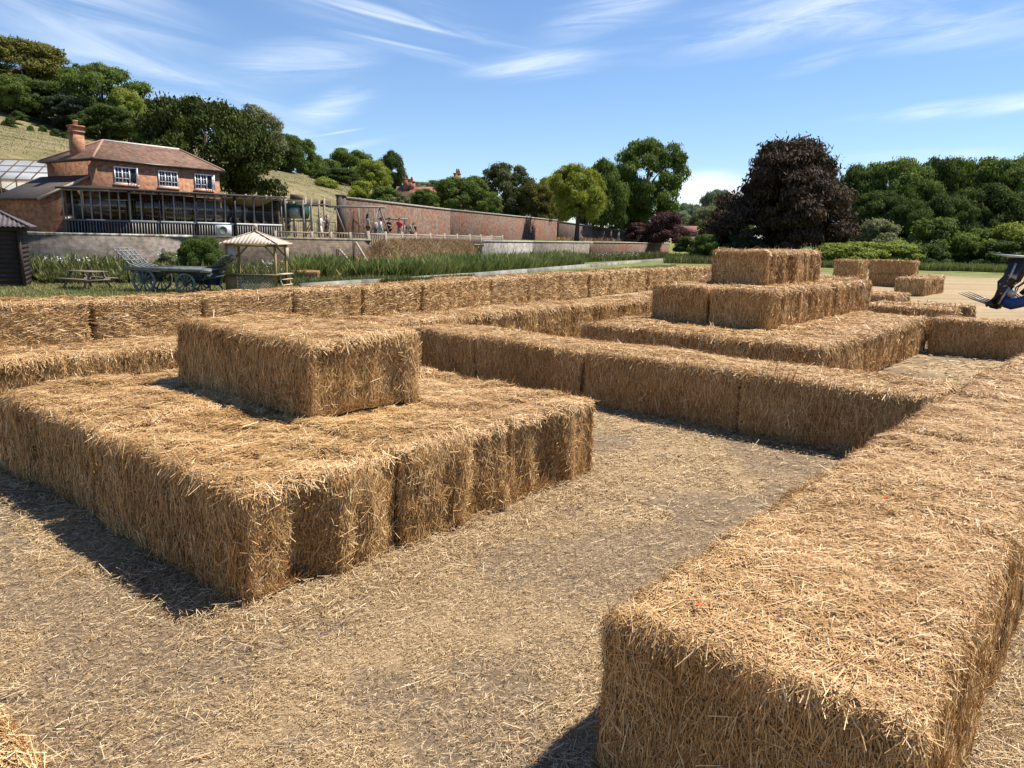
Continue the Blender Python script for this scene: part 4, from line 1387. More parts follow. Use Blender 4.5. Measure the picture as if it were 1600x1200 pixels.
# picnic table
tp = at(137, 451, 0)
pt = empty('picnic_table', (tp[0], tp[1], 0), R(-22), 'weathered dark wooden picnic table with fixed benches on the rough grass', 'picnic table')
PW = noise_mat('old_table_wood', (0.11, 0.085, 0.06), (0.24, 0.195, 0.15), 5, 0.85, 0.003, 6, (0.8, 6, 6))
tt = MB()
for k in range(5):
    tt.b2((-0.75, -0.37 + k * 0.15, 0.68), (0.75, -0.235 + k * 0.15, 0.72))
tt.build('tabletop', PW, pt)
for s_ in (-1, 1):
    bb = MB()
    for k in range(2):
        y_ = s_ * (0.66 + 0.14 * k)
        bb.b2((-0.75, y_ - 0.062, 0.40), (0.75, y_ + 0.062, 0.44))
    bb.build('bench', PW, pt)
for x_ in (-0.55, 0.55):
    for s_ in (-1, 1):
        MB().bar((x_, s_ * 0.24, 0.68), (x_, s_ * 0.66, 0.0), 0.045, 0.1, up=(1, 0, 0)).build('leg', PW, pt)
    MB().bar((x_ + 0.05, -0.8, 0.37), (x_ + 0.05, 0.8, 0.37), 0.045, 0.09).build('crossbar', PW, pt)

# leaning dark slab and timber braces on the wall
sp2 = wl(246, 41.4, 0)
tag(MB().prism([(sp2[0] - 0.42, sp2[1], 0.0), (sp2[0] + 0.32, sp2[1], 0.0), (sp2[0] + 0.06, sp2[1] + 0.5, 1.42), (sp2[0] - 0.04, sp2[1] + 0.5, 1.42)], (0, 0.1, 0)).build('slate_slab', noise_mat('dark_slate', (0.06, 0.055, 0.05), (0.13, 0.12, 0.11), 4)), 'pointed dark slab leaning on the retaining wall behind the wagon', 'slab')
for px, d, top, lab in ((527, 44.6, 1.55, 'short timber post with a pale brace against the brown wall, left one'), (553, 44.9, 1.98, 'taller timber post with a pale brace at the end of the brown wall')):
    p = wl(px, d, 0)
    e = empty('braced_post', (p[0], p[1], 0), 0, lab, 'post')
    MB().bar((0, 0, -0.2), (0, 0, top), 0.2, 0.16).build('post', BROWN_WOOD, e)
    MB().bar((0.12, -0.1, top - 0.03), (1.02, -0.6, 0.62), 0.10, 0.08).build('brace', FENCE_WOOD, e)

# picket fence along the terrace edge and the dry bank
fpts = [(430, 47.3), (487, 47.9), (517, 48.4), (547, 48.9), (575, 48.9), (602, 50.3), (628, 53.6), (649, 56.3), (672, 59.2), (694, 62.1), (714, 64.6), (734, 67.2), (751, 69.4), (768, 73.5), (785, 76)]
f0 = wl(575, 48.9, 0)
fe = empty('picket_fence', (f0[0], f0[1], 0), 0, 'long wooden picket fence with square posts along the top of the dry bank', 'fence')
pk, rl = MB(), MB()
P3 = []
for px, d in fpts:
    p = wl(px, d, 0)
    gz = 1.5
    if px < 575:
        gz = 1.75
    P3.append(np.array([p[0] - f0[0], p[1] - f0[1], gz]))
for k, p in enumerate(P3):
    MB().bar(p + [0, 0, -0.3], p + [0, 0, (2.60 if k >= 4 else 2.5) - p[2]], 0.17, 0.17).build('post', FENCE_WOOD, fe)
for a, b_ in zip(P3[:-1], P3[1:]):
    dd = unit((b_ - a)[None])[0]
    rl.bar([*(a[:2]), 2.42], [*(b_[:2]), 2.42], 0.06, 0.10)
    rl.bar([*(a[:2]), a[2] + 0.2], [*(b_[:2]), b_[2] + 0.2], 0.06, 0.09)
    L_ = np.linalg.norm((b_ - a)[:2])
    for j in range(1, int(L_ / 0.17)):
        q = a + (b_ - a) * (j * 0.17 / L_)
        pk.bar([q[0], q[1], q[2] + 0.05], [q[0], q[1], 2.38], 0.075, 0.02, up=(dd[0], dd[1], 0))
rl.build('rails', FENCE_WOOD, fe)
pk.build('pickets', FENCE_WOOD, fe)
# second fence on the far side of the playground
g0 = wl(470, 63, 0)
f2 = empty('picket_fence', (g0[0], g0[1], ZT), 0, 'pale paling fence behind the people at the playground', 'fence')
rl, pk = MB(), MB()
a, b_ = np.array([-3.5, -1.0, 0]), np.array(wl(588, 66, 0)) - np.array([*g0[:2], 0])
L_ = np.linalg.norm(b_ - a)
rl.bar(a + [0, 0, 1.25], b_ + [0, 0, 1.25], 0.08, 0.12).bar(a + [0, 0, 0.3], b_ + [0, 0, 0.3], 0.06, 0.08)
for j in range(int(L_ / 0.16)):
    q = a + (b_ - a) * (j * 0.16 / L_)
    pk.bar(q, q + [0, 0, 1.2], 0.08, 0.02, up=(1, 0, 0))
rl.build('rails', FENCE_WOOD, f2)
pk.build('pickets', FENCE_WOOD, f2)
for t_ in (0.0, 0.33, 0.66, 1.0):
    q = a + (b_ - a) * t_
    MB().bar(q - [0, 0, 0.2], q + [0, 0, 1.35], 0.12).build('post', FENCE_WOOD, f2)

# pergola behind the terrace roof
q0 = wl(345, 60.5, 0)
pg = empty('pergola', (q0[0], q0[1], ZT), R(35), 'dark timber pergola with short posts rising behind the glazed terrace', 'pergola')
MB().bar((0, 0, 2.75), (9.0, 0, 2.75), 0.1, 0.55).build('beam', BROWN_WOOD, pg)
for k in range(6):
    MB().bar((0.4 + k * 1.6, -0.1, -0.2), (0.4 + k * 1.6, -0.1, 3.2), 0.13).build('post', FENCE_WOOD, pg)

# playground
t0 = wl(461, 54.5, 0)
tw = empty('play_tower', (t0[0], t0[1], ZT), R(-10), 'playground tower of round poles carrying a green and grey tunnel', 'play tower')
TUBE_G = noise_mat('dark_green_plastic', (0.012, 0.055, 0.042), (0.025, 0.085, 0.065), 3, 0.4)
TUBE_L = noise_mat('grey_green_plastic', (0.30, 0.33, 0.31), (0.42, 0.45, 0.42), 2, 0.35)
MB().tube([(-0.95, 0, 1.75), (-0.2, 0, 1.75)], 0.47, 20).tube([(0.62, 0, 1.75), (0.9, 0, 1.75)], 0.49, 20).b2((-0.95, -0.4, 2.05), (0.9, 0.4, 2.3)).build('tunnel_end', TUBE_G, tw)
MB().tube([(-0.2, 0, 1.72), (0.62, 0, 1.72)], 0.45, 20).build('tunnel_middle', TUBE_L, tw)
for x_, h_ in ((-0.35, 2.62), (0.95, 2.55), (1.55, 2.6), (-1.2, 2.3)):
    for y_ in (-0.62, 0.62):
        MB().tube([(x_, y_, -0.2), (x_, y_, h_)], 0.075, 8).build('pole', POLE_WOOD, tw)
MB().bar((-1.2, -0.55, 1.15), (1.55, -0.55, 1.15), 0.07).bar((0.95, -0.62, 2.2), (2.9, -0.62, 2.25), 0.09).bar((-0.35, -0.62, 2.5), (0.95, -0.62, 2.48), 0.07).bar((0.95, -0.6, 0.1), (1.55, -0.6, 1.2), 0.06).bar((1.1, -0.6, 0.05), (1.7, -0.6, 1.15), 0.06).build('beam', POLE_WOOD, tw)
MB().b2((-0.05, -0.5, 2.55), (0.55, 0.3, 2.9)).build('roof_box', BROWN_WOOD, tw)
s0 = wl(524, 56, 0)
sw = empty('swing_frame', (s0[0], s0[1], ZT), R(-8), 'timber swing frame of crossed legs and a long top beam', 'swing frame')
for x_, l_ in ((0, 1), (3.3, 1)):
    MB().tube([(x_ - 0.55, -0.75, 0), (x_, 0, 2.2)], 0.06, 8).tube([(x_ + 0.6, 0.75, 0), (x_, 0, 2.2)], 0.06, 8).build('legs', POLE_WOOD, sw)
MB().tube([(-0.5, 0, 2.2), (3.7, 0, 2.22)], 0.075, 8).build('top_beam', POLE_WOOD, sw)
for x_ in (1.0, 2.3):
    MB().bar((x_ - 0.2, 0, 0.45), (x_ - 0.2, 0, 2.2), 0.018).bar((x_ + 0.2, 0, 0.45), (x_ + 0.2, 0, 2.2), 0.018).b2((x_ - 0.23, -0.09, 0.42), (x_ + 0.23, 0.09, 0.45)).build('swing', BLACK, sw)
b0 = wl(595, 59, 0)
bm_ = empty('monkey_bars', (b0[0], b0[1], ZT), R(6), 'low timber climbing frame beside the red shirted child', 'climbing frame')
for x_ in (0.0, 1.75):
    for y_ in (0, 0.9):
        MB().tube([(x_, y_, -0.2), (x_, y_, 1.5)], 0.06, 8).build('pole', POLE_WOOD, bm_)
MB().tube([(-0.15, 0, 1.5), (2.0, 0, 1.5)], 0.06, 8).tube([(-0.15, 0.9, 1.5), (2.0, 0.9, 1.5)], 0.06, 8).build('beam', POLE_WOOD, bm_)
rg = MB()
for k in range(6):
    rg.tube([(0.15 + k * 0.3, 0, 1.5), (0.15 + k * 0.3, 0.9, 1.5)], 0.025, 6)
rg.build('rungs', POLE_WOOD, bm_)
c0 = wl(558, 61, 0)
cf = empty('shade_frame', (c0[0], c0[1], ZT), R(4), 'tall thin timber frame with a pale beam in front of the garden wall', 'frame')
MB().bar((0, 0, 2.45), (2.1, 0, 2.40), 0.09, 0.12).build('beam', FENCE_WOOD, cf)
for x_ in (0.15, 1.35):
    MB().bar((x_, 0, -0.2), (x_, 0, 2.4), 0.09).build('pole', POLE_WOOD, cf)
MB().bar((-1.2, 0, 2.5), (0.25, 0, 0.9), 0.07).build('brace', BROWN_WOOD, cf)
k0 = wl(641, 63, 0)
kk = empty('hutch', (k0[0], k0[1], ZT), R(10), 'small dark open fronted hutch with a sloping pale lid by the garden wall', 'hutch')
MB().b2((-0.5, 0, 0), (0.5, 0.6, 1.0)).build('box', BROWN_WOOD, kk)
MB().prism([(-0.6, -0.1, 1.1), (0.75, -0.1, 0.98), (0.75, -0.1, 1.04), (-0.6, -0.1, 1.16)], (0, 0.8, 0)).build('lid', FENCE_WOOD, kk)


# ------------------------------------------------------------------ people
def skin_obj(name, verts, edges, radii, mat, parent=None, lvl=1):
    me = bpy.data.meshes.new(name)
    me.from_pydata(verts, edges, [])
    o = bpy.data.objects.new(name, me)
    COL.objects.link(o)
    md = o.modifiers.new('skin', 'SKIN')
    md.use_smooth_shade = True
    if not me.skin_vertices:
        bm = bmesh.new()
        bm.from_mesh(me)
        bm.verts.layers.skin.verify()
        bm.to_mesh(me)
        bm.free()
    for i, r_ in enumerate(radii):
        sv_ = me.skin_vertices[0].data[i]
        sv_.radius = (r_, r_) if np.isscalar(r_) else r_
        sv_.use_root = i == 0
    sb_ = o.modifiers.new('sub', 'SUBSURF')
    sb_.levels = sb_.render_levels = lvl
    me.materials.append(mat)
    if parent is not None:
        o.parent = parent
    return o


SKIN = noise_mat('skin', (0.42, 0.25, 0.18), (0.52, 0.32, 0.24), 5, 0.6)
_cl = {}


def cloth(c):
    if c not in _cl:
        _cl[c] = noise_mat('cloth', tuple(x * 0.85 for x in c), c, 6, 0.85)
    return _cl[c]


def person(px, d, H, face, top, bottom, hair, label, z=ZT, pose='stand', arms=(0.1, -0.1), dress=False, long_legs=True, long_hair=False):
    """one continuous skinned body with clothing and hair as children. faces local +x; face = heading in degrees"""
    p = wl(px, d, 0)
    s = H / 1.7
    lean, sit = 0.0, pose == 'sit'
    if pose == 'bend':
        lean = 0.85
    hipz = 0.50 if sit else 0.88
    pel = np.array([0, 0, hipz])
    ca, sa = math.cos(lean), math.sin(lean)
    spn = lambda h_, f_=0.0, w_=0.0: pel + np.array([sa * h_ + ca * f_, w_, ca * h_ - sa * f_])
    J = [pel, spn(0.22), spn(0.42), spn(0.54), spn(0.62, 0.02), spn(0.74, 0.03), spn(0.83, 0.03)]
    E_ = [(0, 1), (1, 2), (2, 3), (3, 4), (4, 5), (5, 6)]
    Rr = [(0.13, 0.16), (0.11, 0.14), (0.12, 0.17), (0.07, 0.10), 0.055, (0.095, 0.078), (0.07, 0.06)]
    tops, legs = [], []
    for si, s_ in enumerate((1, -1)):
        k = len(J)
        sh = spn(0.50, 0, s_ * 0.19)
        an = arms[si]
        if pose == 'bend':
            el, wr, fg = sh + [0.12, s_ * 0.03, -0.26], sh + [0.22, 0, -0.48], sh + [0.25, 0, -0.58]
        elif an > 0.6:
            el, wr, fg = sh + [0.10, s_ * 0.06, -0.24], sh + [0.33, s_ * 0.02, -0.18], sh + [0.43, 0, -0.16]
        else:
            el, wr, fg = sh + [an * 0.2, s_ * 0.06, -0.28], sh + [an * 0.8 + 0.05, s_ * 0.07, -0.52], sh + [an * 0.9 + 0.07, s_ * 0.07, -0.64]
        J += [sh, el, wr, fg]
        E_ += [(2, k), (k, k + 1), (k + 1, k + 2), (k + 2, k + 3)]
        Rr += [0.062, 0.045, 0.032, 0.035]
        tops.append((sh, el))
        k = len(J)
        hp_ = pel + [0, s_ * 0.09, -0.06]
        if sit:
            kn, ank, toe = hp_ + [0.40, s_ * 0.04, 0.02], hp_ + [0.42, s_ * 0.04, -0.36], hp_ + [0.56, s_ * 0.05, -0.40]
        else:
            st_ = 0.08 * s_ if pose != 'walk' else 0.22 * s_
            kn, ank, toe = hp_ + [st_ * 0.5 + 0.02, s_ * 0.01, -0.38], hp_ + [st_, s_ * 0.02, -0.76], hp_ + [st_ + 0.16, s_ * 0.03, -0.79]
        J += [hp_, kn, ank, toe]
        E_ += [(0, k), (k, k + 1), (k + 1, k + 2), (k + 2, k + 3)]
        Rr += [0.085, 0.06, 0.042, 0.035]
        legs.append((hp_, kn, ank))
    sc = lambda L_: [tuple(np.array(v_) * s) for v_ in L_]
    rs = lambda L_: [tuple(np.array(r_) * s) if not np.isscalar(r_) else r_ * s for r_ in L_]
    root = skin_obj('person', sc(J), E_, rs(Rr), SKIN)
    root.location = (p[0], p[1], z)
    root.rotation_euler = (0, 0, R(face))
    tag(root, label, 'person', 'people at the playground')
    tv, te, tr2 = [spn(0.0), spn(0.22), spn(0.42), spn(0.52)], [(0, 1), (1, 2), (2, 3)], [(0.15, 0.18), (0.135, 0.16), (0.14, 0.19), (0.09, 0.13)]
    for sh, el in tops:
        k = len(tv)
        tv += [sh, el]
        te += [(2, k), (k, k + 1)]
        tr2 += [0.075, 0.062]
    skin_obj('top', sc(tv), te, rs(tr2), cloth(top), root)
    if dress:
        skin_obj('skirt', sc([pel + [0, 0, 0.05], pel + [0, 0, -0.3], pel + [0, 0, -0.72]]), [(0, 1), (1, 2)], rs([(0.15, 0.18), (0.2, 0.22), (0.24, 0.27)]), cloth(bottom), root)
    else:
        lv, le, lr2 = [pel + [0, 0, 0.02]], [], [(0.15, 0.175)]
        for hp_, kn, ank in legs:
            k = len(lv)
            lv += [hp_, kn] + ([ank + [0, 0, 0.03]] if long_legs else [])
            le += [(0, k), (k, k + 1)] + ([(k + 1, k + 2)] if long_legs else [])
            lr2 += [0.1, 0.078] + ([0.06] if long_legs else [])
        skin_obj('trousers', sc(lv), le, rs(lr2), cloth(bottom), root)
    hv = [spn(0.80, -0.03), spn(0.86, 0.0), spn(0.74, -0.06)]
    hr = [0.088, 0.075, 0.07]
    he = [(0, 1), (0, 2)]
    if long_hair:
        hv.append(spn(0.52, -0.1))
        hr.append(0.08)
        he.append((2, 3))
    skin_obj('hair', sc(hv), he, rs(hr), cloth(hair), root)
    fc = MB()
    for s_ in (1, -1):
        fc.box(np.array(spn(0.755, 0.118, s_ * 0.03)) * s, (0.012 * s, 0.024 * s, 0.012 * s))
    fc.box(np.array(spn(0.70, 0.118)) * s, (0.01 * s, 0.045 * s, 0.010 * s))
    fc.build('face_features', cloth((0.12, 0.05, 0.045)), root)
    MB().box(np.array(spn(0.728, 0.128)) * s, (0.03 * s, 0.024 * s, 0.04 * s)).build('nose', SKIN, root)
    return root


BLK, WHT = (0.03, 0.03, 0.035), (0.72, 0.71, 0.70)
person(450, 56.5, 1.62, -80, BLK, BLK, (0.02, 0.015, 0.012), 'person in black standing behind the poles of the play tower', arms=(0.1, 0.2))
person(500, 58, 1.66, -30, WHT, (0.66, 0.63, 0.62), (0.10, 0.06, 0.035), 'person in a long white dress beside the play tower', dress=True, long_hair=True)
person(511, 57.5, 1.62, 200, (0.10, 0.075, 0.085), (0.07, 0.06, 0.07), (0.55, 0.52, 0.48), 'person in dark clothes with a pale hat by the swing frame', arms=(0.7, 0.1))
person(575, 58, 1.72, 20, (0.33, 0.34, 0.36), (0.12, 0.12, 0.14), (0.012, 0.01, 0.01), 'person with long dark hair and a grey top by the fence', arms=(0.7, 0.1), long_hair=True)
person(587, 59, 1.45, 160, WHT, (0.20, 0.16, 0.20), (0.16, 0.11, 0.08), 'child in a white top facing the person in grey', arms=(0.8, 0.1))
person(595, 58, 1.50, 185, (0.74, 0.77, 0.80), (0.30, 0.52, 0.55), (0.05, 0.03, 0.02), 'person in a white shirt and pale turquoise shorts', arms=(0.2, 0.1), long_legs=False)
person(608, 58.5, 1.6, -120, BLK, (0.02, 0.02, 0.025), (0.03, 0.02, 0.015), 'person all in black crouched at the climbing frame', pose='sit', z=ZT + 0.25, arms=(0.7, 0.7))
person(624, 58.5, 1.5, -90, (0.60, 0.03, 0.045), (0.35, 0.30, 0.27), (0.08, 0.05, 0.03), 'child in a bright red shirt under the climbing frame', arms=(0.2, 0.7), long_legs=False)
person(637, 58.2, 1.4, -15, (0.22, 0.45, 0.38), (0.75, 0.50, 0.50), (0.25, 0.17, 0.1), 'child in a green top and pink trousers bending forward', pose='bend')
person(955, 112, 1.6, 10, (0.55, 0.25, 0.25), (0.12, 0.1, 0.12), (0.1, 0.06, 0.04), 'far small figure in a pinkish top before the dark garden wall', pose='walk')
person(967, 112, 1.5, 10, WHT, (0.3, 0.3, 0.35), (0.1, 0.06, 0.04), 'far small figure in white before the dark garden wall', pose='walk')

# ------------------------------------------------------------------ tractor with grab fork at the right edge
BLUE = noise_mat('blue_tractor_paint', (0.006, 0.035, 0.16), (0.012, 0.055, 0.22), 8, 0.35, 0, 4, None, 0.5)
STEEL = noise_mat('worn_steel', (0.30, 0.28, 0.25), (0.52, 0.50, 0.47), 14, 0.4, 0, 6, None, 0.5, metal=0.6)
TYRE = noise_mat('tyre_rubber', (0.012, 0.012, 0.013), (0.03, 0.03, 0.03), 20, 0.85)
TD = 21.0
tr0 = at_d(1560, 480, TD)
trc = empty('tractor', (tr0[0], tr0[1], 0), R(-43), 'blue tractor loader with black grab fork raised over the stubble at right', 'tractor')
KX = TD / 1192 / 0.90


def tx(px, py, y=0.0):
    """loader side profile: pixel offsets measured on the photograph -> metres in the loader's own frame"""
    return ((px - 1560) * TD / 1192 * 1.08, y, tr0[2] + (480 - py + (px - 1560) * 0.0227) * TD / 1192)


for y_ in (-0.18, 0.14):
    pl = MB()
    prof = [(1547, 474), (1551, 481), (1561, 483), (1566, 474), (1571, 460), (1573, 447), (1581, 440), (1586, 425), (1587, 404), (1567, 404), (1566, 416), (1562, 432), (1556, 440), (1557, 452), (1554, 465)]
    v_ = [np.array(tx(a, b_, y_)) for a, b_ in prof]
    n_ = len(v_)
    c_ = np.mean(v_, 0)
    vs_ = np.array(v_ + [v + [0, 0.045, 0] for v in v_] + [c_, c_ + [0, 0.045, 0]])
    pl.add(vs_, [[i, (i + 1) % n_, n_ + (i + 1) % n_, n_ + i] for i in range(n_)], [[2 * n_, (i + 1) % n_, i] for i in range(n_)] + [[2 * n_ + 1, n_ + i, n_ + (i + 1) % n_] for i in range(n_)])
    pl.build('side_plate', BLACK, trc)
cr = MB()
cr.bar(tx(1552, 474, -0.55), tx(1552, 474, 0.55), 0.13, 0.13, up=(1, 0, 0.4))
cr.bar(tx(1574, 420, -0.13), tx(1574, 420, 0.14), 0.25, 0.05, up=(1, 0, 0))
cr.bar(tx(1572, 446, -0.13), tx(1572, 446, 0.14), 0.12, 0.12)
cr.build('cross_beam', BLACK, trc)
MB().tube([tx(1570, 440, -0.24), tx(1576, 412, -0.24)], 0.03, 8).build('ram', STEEL, trc)
MB().tube([tx(1571, 446, -0.25), tx(1572, 436, -0.25)], 0.045, 8).build('ram_sleeve', BLACK, trc)
for a_, b_ in ((1560, 444), (1563, 458), (1569, 430), (1573, 433), (1579, 441)):
    MB().tube([tx(a_, b_, -0.18), tx(a_, b_, -0.215)], 0.022, 8).build('bolt', STEEL, trc)
MB().bar(tx(1564, 447, -0.2), tx(1570, 446, -0.2), 0.05, 0.03).build('bracket', STEEL, trc)
lid = MB()
lid.prism([tx(1543, 398, -0.26), tx(1566, 402.5, -0.26), tx(1588, 404, -0.26), tx(1587, 401, -0.26), tx(1566, 399.5, -0.26)], (0, 0.5, 0))
lid.build('top_plate', GREY_METAL, trc)
for y_ in (-0.56, -0.2, 0.18, 0.56):
    a, b_ = np.array(tx(1551, 474, y_)), np.array(tx(1513, 459, y_))
    MB().tube([a, a + (b_ - a) * 0.5 + [0, 0, -0.015], b_], [0.020, 0.017, 0.006], 8).build('tine', noise_mat('dark_tine', (0.09, 0.085, 0.09), (0.2, 0.19, 0.2), 8, 0.35, 0, 3, None, 0.5, metal=0.5), trc)
for y_ in (-0.25, 0.2):
    MB().tube([tx(1562, 474, y_), tx(1572, 448, y_)], 0.03, 8).build('ram', STEEL, trc)
MB().tube([tx(1586, 458, -0.1), tx(1600, 440, -0.1), tx(1640, 405, -0.1)], 0.065, 10).build('lift_ram', BLACK, trc)
MB().tube([tx(1589, 456, -0.1), tx(1602, 441, -0.1)], 0.04, 10).build('ram_rod', STEEL, trc)
hs = MB()
for k, y_ in enumerate((-0.22, -0.19, 0.1)):
    hs.tube([tx(1588, 416 + 6 * k, y_), tx(1592, 428 + 5 * k, y_), tx(1588, 440, y_), tx(1580, 448, y_), tx(1578, 458, y_), tx(1586, 464, y_)], 0.016, 6)
hs.build('hose', BLACK, trc)
MB().b2(tuple(np.array(tx(1571, 462, -0.27))), tuple(np.array(tx(1581, 452, -0.19)))).tube([tx(1576, 432, -0.18), tx(1576, 432, -0.26)], 0.06, 10).tube([tx(1578, 428, -0.18), tx(1578, 436, -0.24)], 0.03, 8).build('valve_block', STEEL, trc)
for y_ in (-0.24, 0.18):
    arm = MB()
    lo = [(1563, 470), (1568, 479), (1578, 482), (1590, 478), (1605, 470), (1640, 440), (1690, 420), (1740, 418)]
    hi = [(1570, 458), (1576, 464), (1582, 465), (1590, 460), (1603, 450), (1638, 422), (1690, 404), (1740, 404)]
    vl = [np.array(tx(a, b_, y_)) for a, b_ in lo]
    vh = [np.array(tx(a, b_, y_)) for a, b_ in hi]
    n_ = len(vl)
    w_ = np.array([0, 0.10, 0])
    vs_ = np.array(vl + vh + [v + w_ for v in vl] + [v + w_ for v in vh])
    q_ = []
    for i in range(n_ - 1):
        q_ += [[i, i + 1, n_ + i + 1, n_ + i], [2 * n_ + i + 1, 2 * n_ + i, 3 * n_ + i, 3 * n_ + i + 1], [n_ + i, n_ + i + 1, 3 * n_ + i + 1, 3 * n_ + i], [i + 1, i, 2 * n_ + i, 2 * n_ + i + 1]]
    q_ += [[0, n_, 3 * n_, 2 * n_], [n_ - 1, 3 * n_ - 1, 4 * n_ - 1, 2 * n_ - 1]]
    arm.add(vs_, q_)
    arm.build('loader_arm', BLUE, trc)
bd = MB()
bd.box((4.6, 0, 1.35), (2.1, 0.75, 0.75)).box((3.5, 0, 1.25), (0.15, 0.72, 0.7))
bd.build('bonnet', BLUE, trc)
MB().box((4.9, 0, 0.85), (3.0, 0.5, 0.4)).box((3.3, 0, 0.9), (0.5, 0.9, 0.5)).build('chassis', BLACK, trc)
cbm = MB()
for x_, y_ in ((5.6, -0.65), (5.6, 0.65), (7.0, -0.65), (7.0, 0.65)):
    cbm.bar((x_, y_, 1.3), (x_ + (0.1 if x_ < 6 else -0.1), y_ * 0.92, 2.7), 0.08)
cbm.box((6.3, 0, 2.76), (1.6, 1.4, 0.12)).box((6.3, 0, 1.25), (1.5, 1.3, 0.3))
cbm.build('cab', BLACK, trc)
for x_, y_, r_, w_ in ((4.0, -0.8, 0.55, 0.36), (4.0, 0.8, 0.55, 0.36), (6.5, -0.9, 0.82, 0.5), (6.5, 0.9, 0.82, 0.5)):
    wh = MB().lathe([(0.5 * r_, -w_ / 2), (0.92 * r_, -w_ / 2), (r_, -w_ * 0.3), (r_, w_ * 0.3), (0.92 * r_, w_ / 2), (0.5 * r_, w_ / 2)], 28, (x_, y_, r_), [[1, 0, 0], [0, 0, -1], [0, 1, 0]]).build('wheel', TYRE, trc)
    MB().lathe([(0, -w_ * 0.2), (0.5 * r_, -w_ * 0.3), (0.52 * r_, w_ * 0.3), (0, w_ * 0.2)], 20, (x_, y_, r_), [[1, 0, 0], [0, 0, -1], [0, 1, 0]]).build('rim', GREY_METAL, wh)
# ------------------------------------------------------------------ foliage
rng = np.random.default_rng(21)


def leaf_mat(name, c, var=0.5, trans=0.33):
    lo = tuple(x * (1 - var) for x in c)
    hi = tuple(min(1, x * (1 + var)) for x in c)
    c, lo, hi = (tuple(x * k_ for x, k_ in zip(q, (2.25, 2.02, 1.85))) for q in (c, lo, hi))
    return rnd_mat(name, [(0.0, lo), (0.55, c), (1.0, (hi[0] * 1.1, hi[1], hi[2]))], 0.7, 0.12, trans, (1.25, 1.15, 0.4))


LEAF = {
    'dark': leaf_mat('leaf_dark_green', (0.030, 0.050, 0.016)),
    'mid': leaf_mat('leaf_mid_green', (0.048, 0.078, 0.021)),
    'light': leaf_mat('leaf_light_green', (0.092, 0.126, 0.028)),
    'lime': leaf_mat('leaf_lime_green', (0.105, 0.135, 0.024)),
    'autumn': leaf_mat('leaf_olive_gold', (0.058, 0.066, 0.020)),
    'grey': leaf_mat('leaf_grey_green', (0.085, 0.105, 0.065)),
    'far': leaf_mat('leaf_far_haze_tint', (0.075, 0.105, 0.080)),  # distance haze put into the leaf colour, paler and bluer
    'yew': leaf_mat('leaf_yew', (0.024, 0.036, 0.009), 0.5, 0.12),
    'copper': leaf_mat('leaf_copper', (0.027, 0.0215, 0.016), 0.6, 0.15),
    'purple': leaf_mat('leaf_purple', (0.040, 0.021, 0.024), 0.5, 0.2),
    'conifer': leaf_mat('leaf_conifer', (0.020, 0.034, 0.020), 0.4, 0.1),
    'plum': leaf_mat('leaf_plum_green', (0.040, 0.052, 0.025), 0.5, 0.25),
}
BARK = noise_mat('bark', (0.055, 0.045, 0.035), (0.13, 0.11, 0.09), 6, 0.9, 0.02, 7, (3, 3, 0.7))


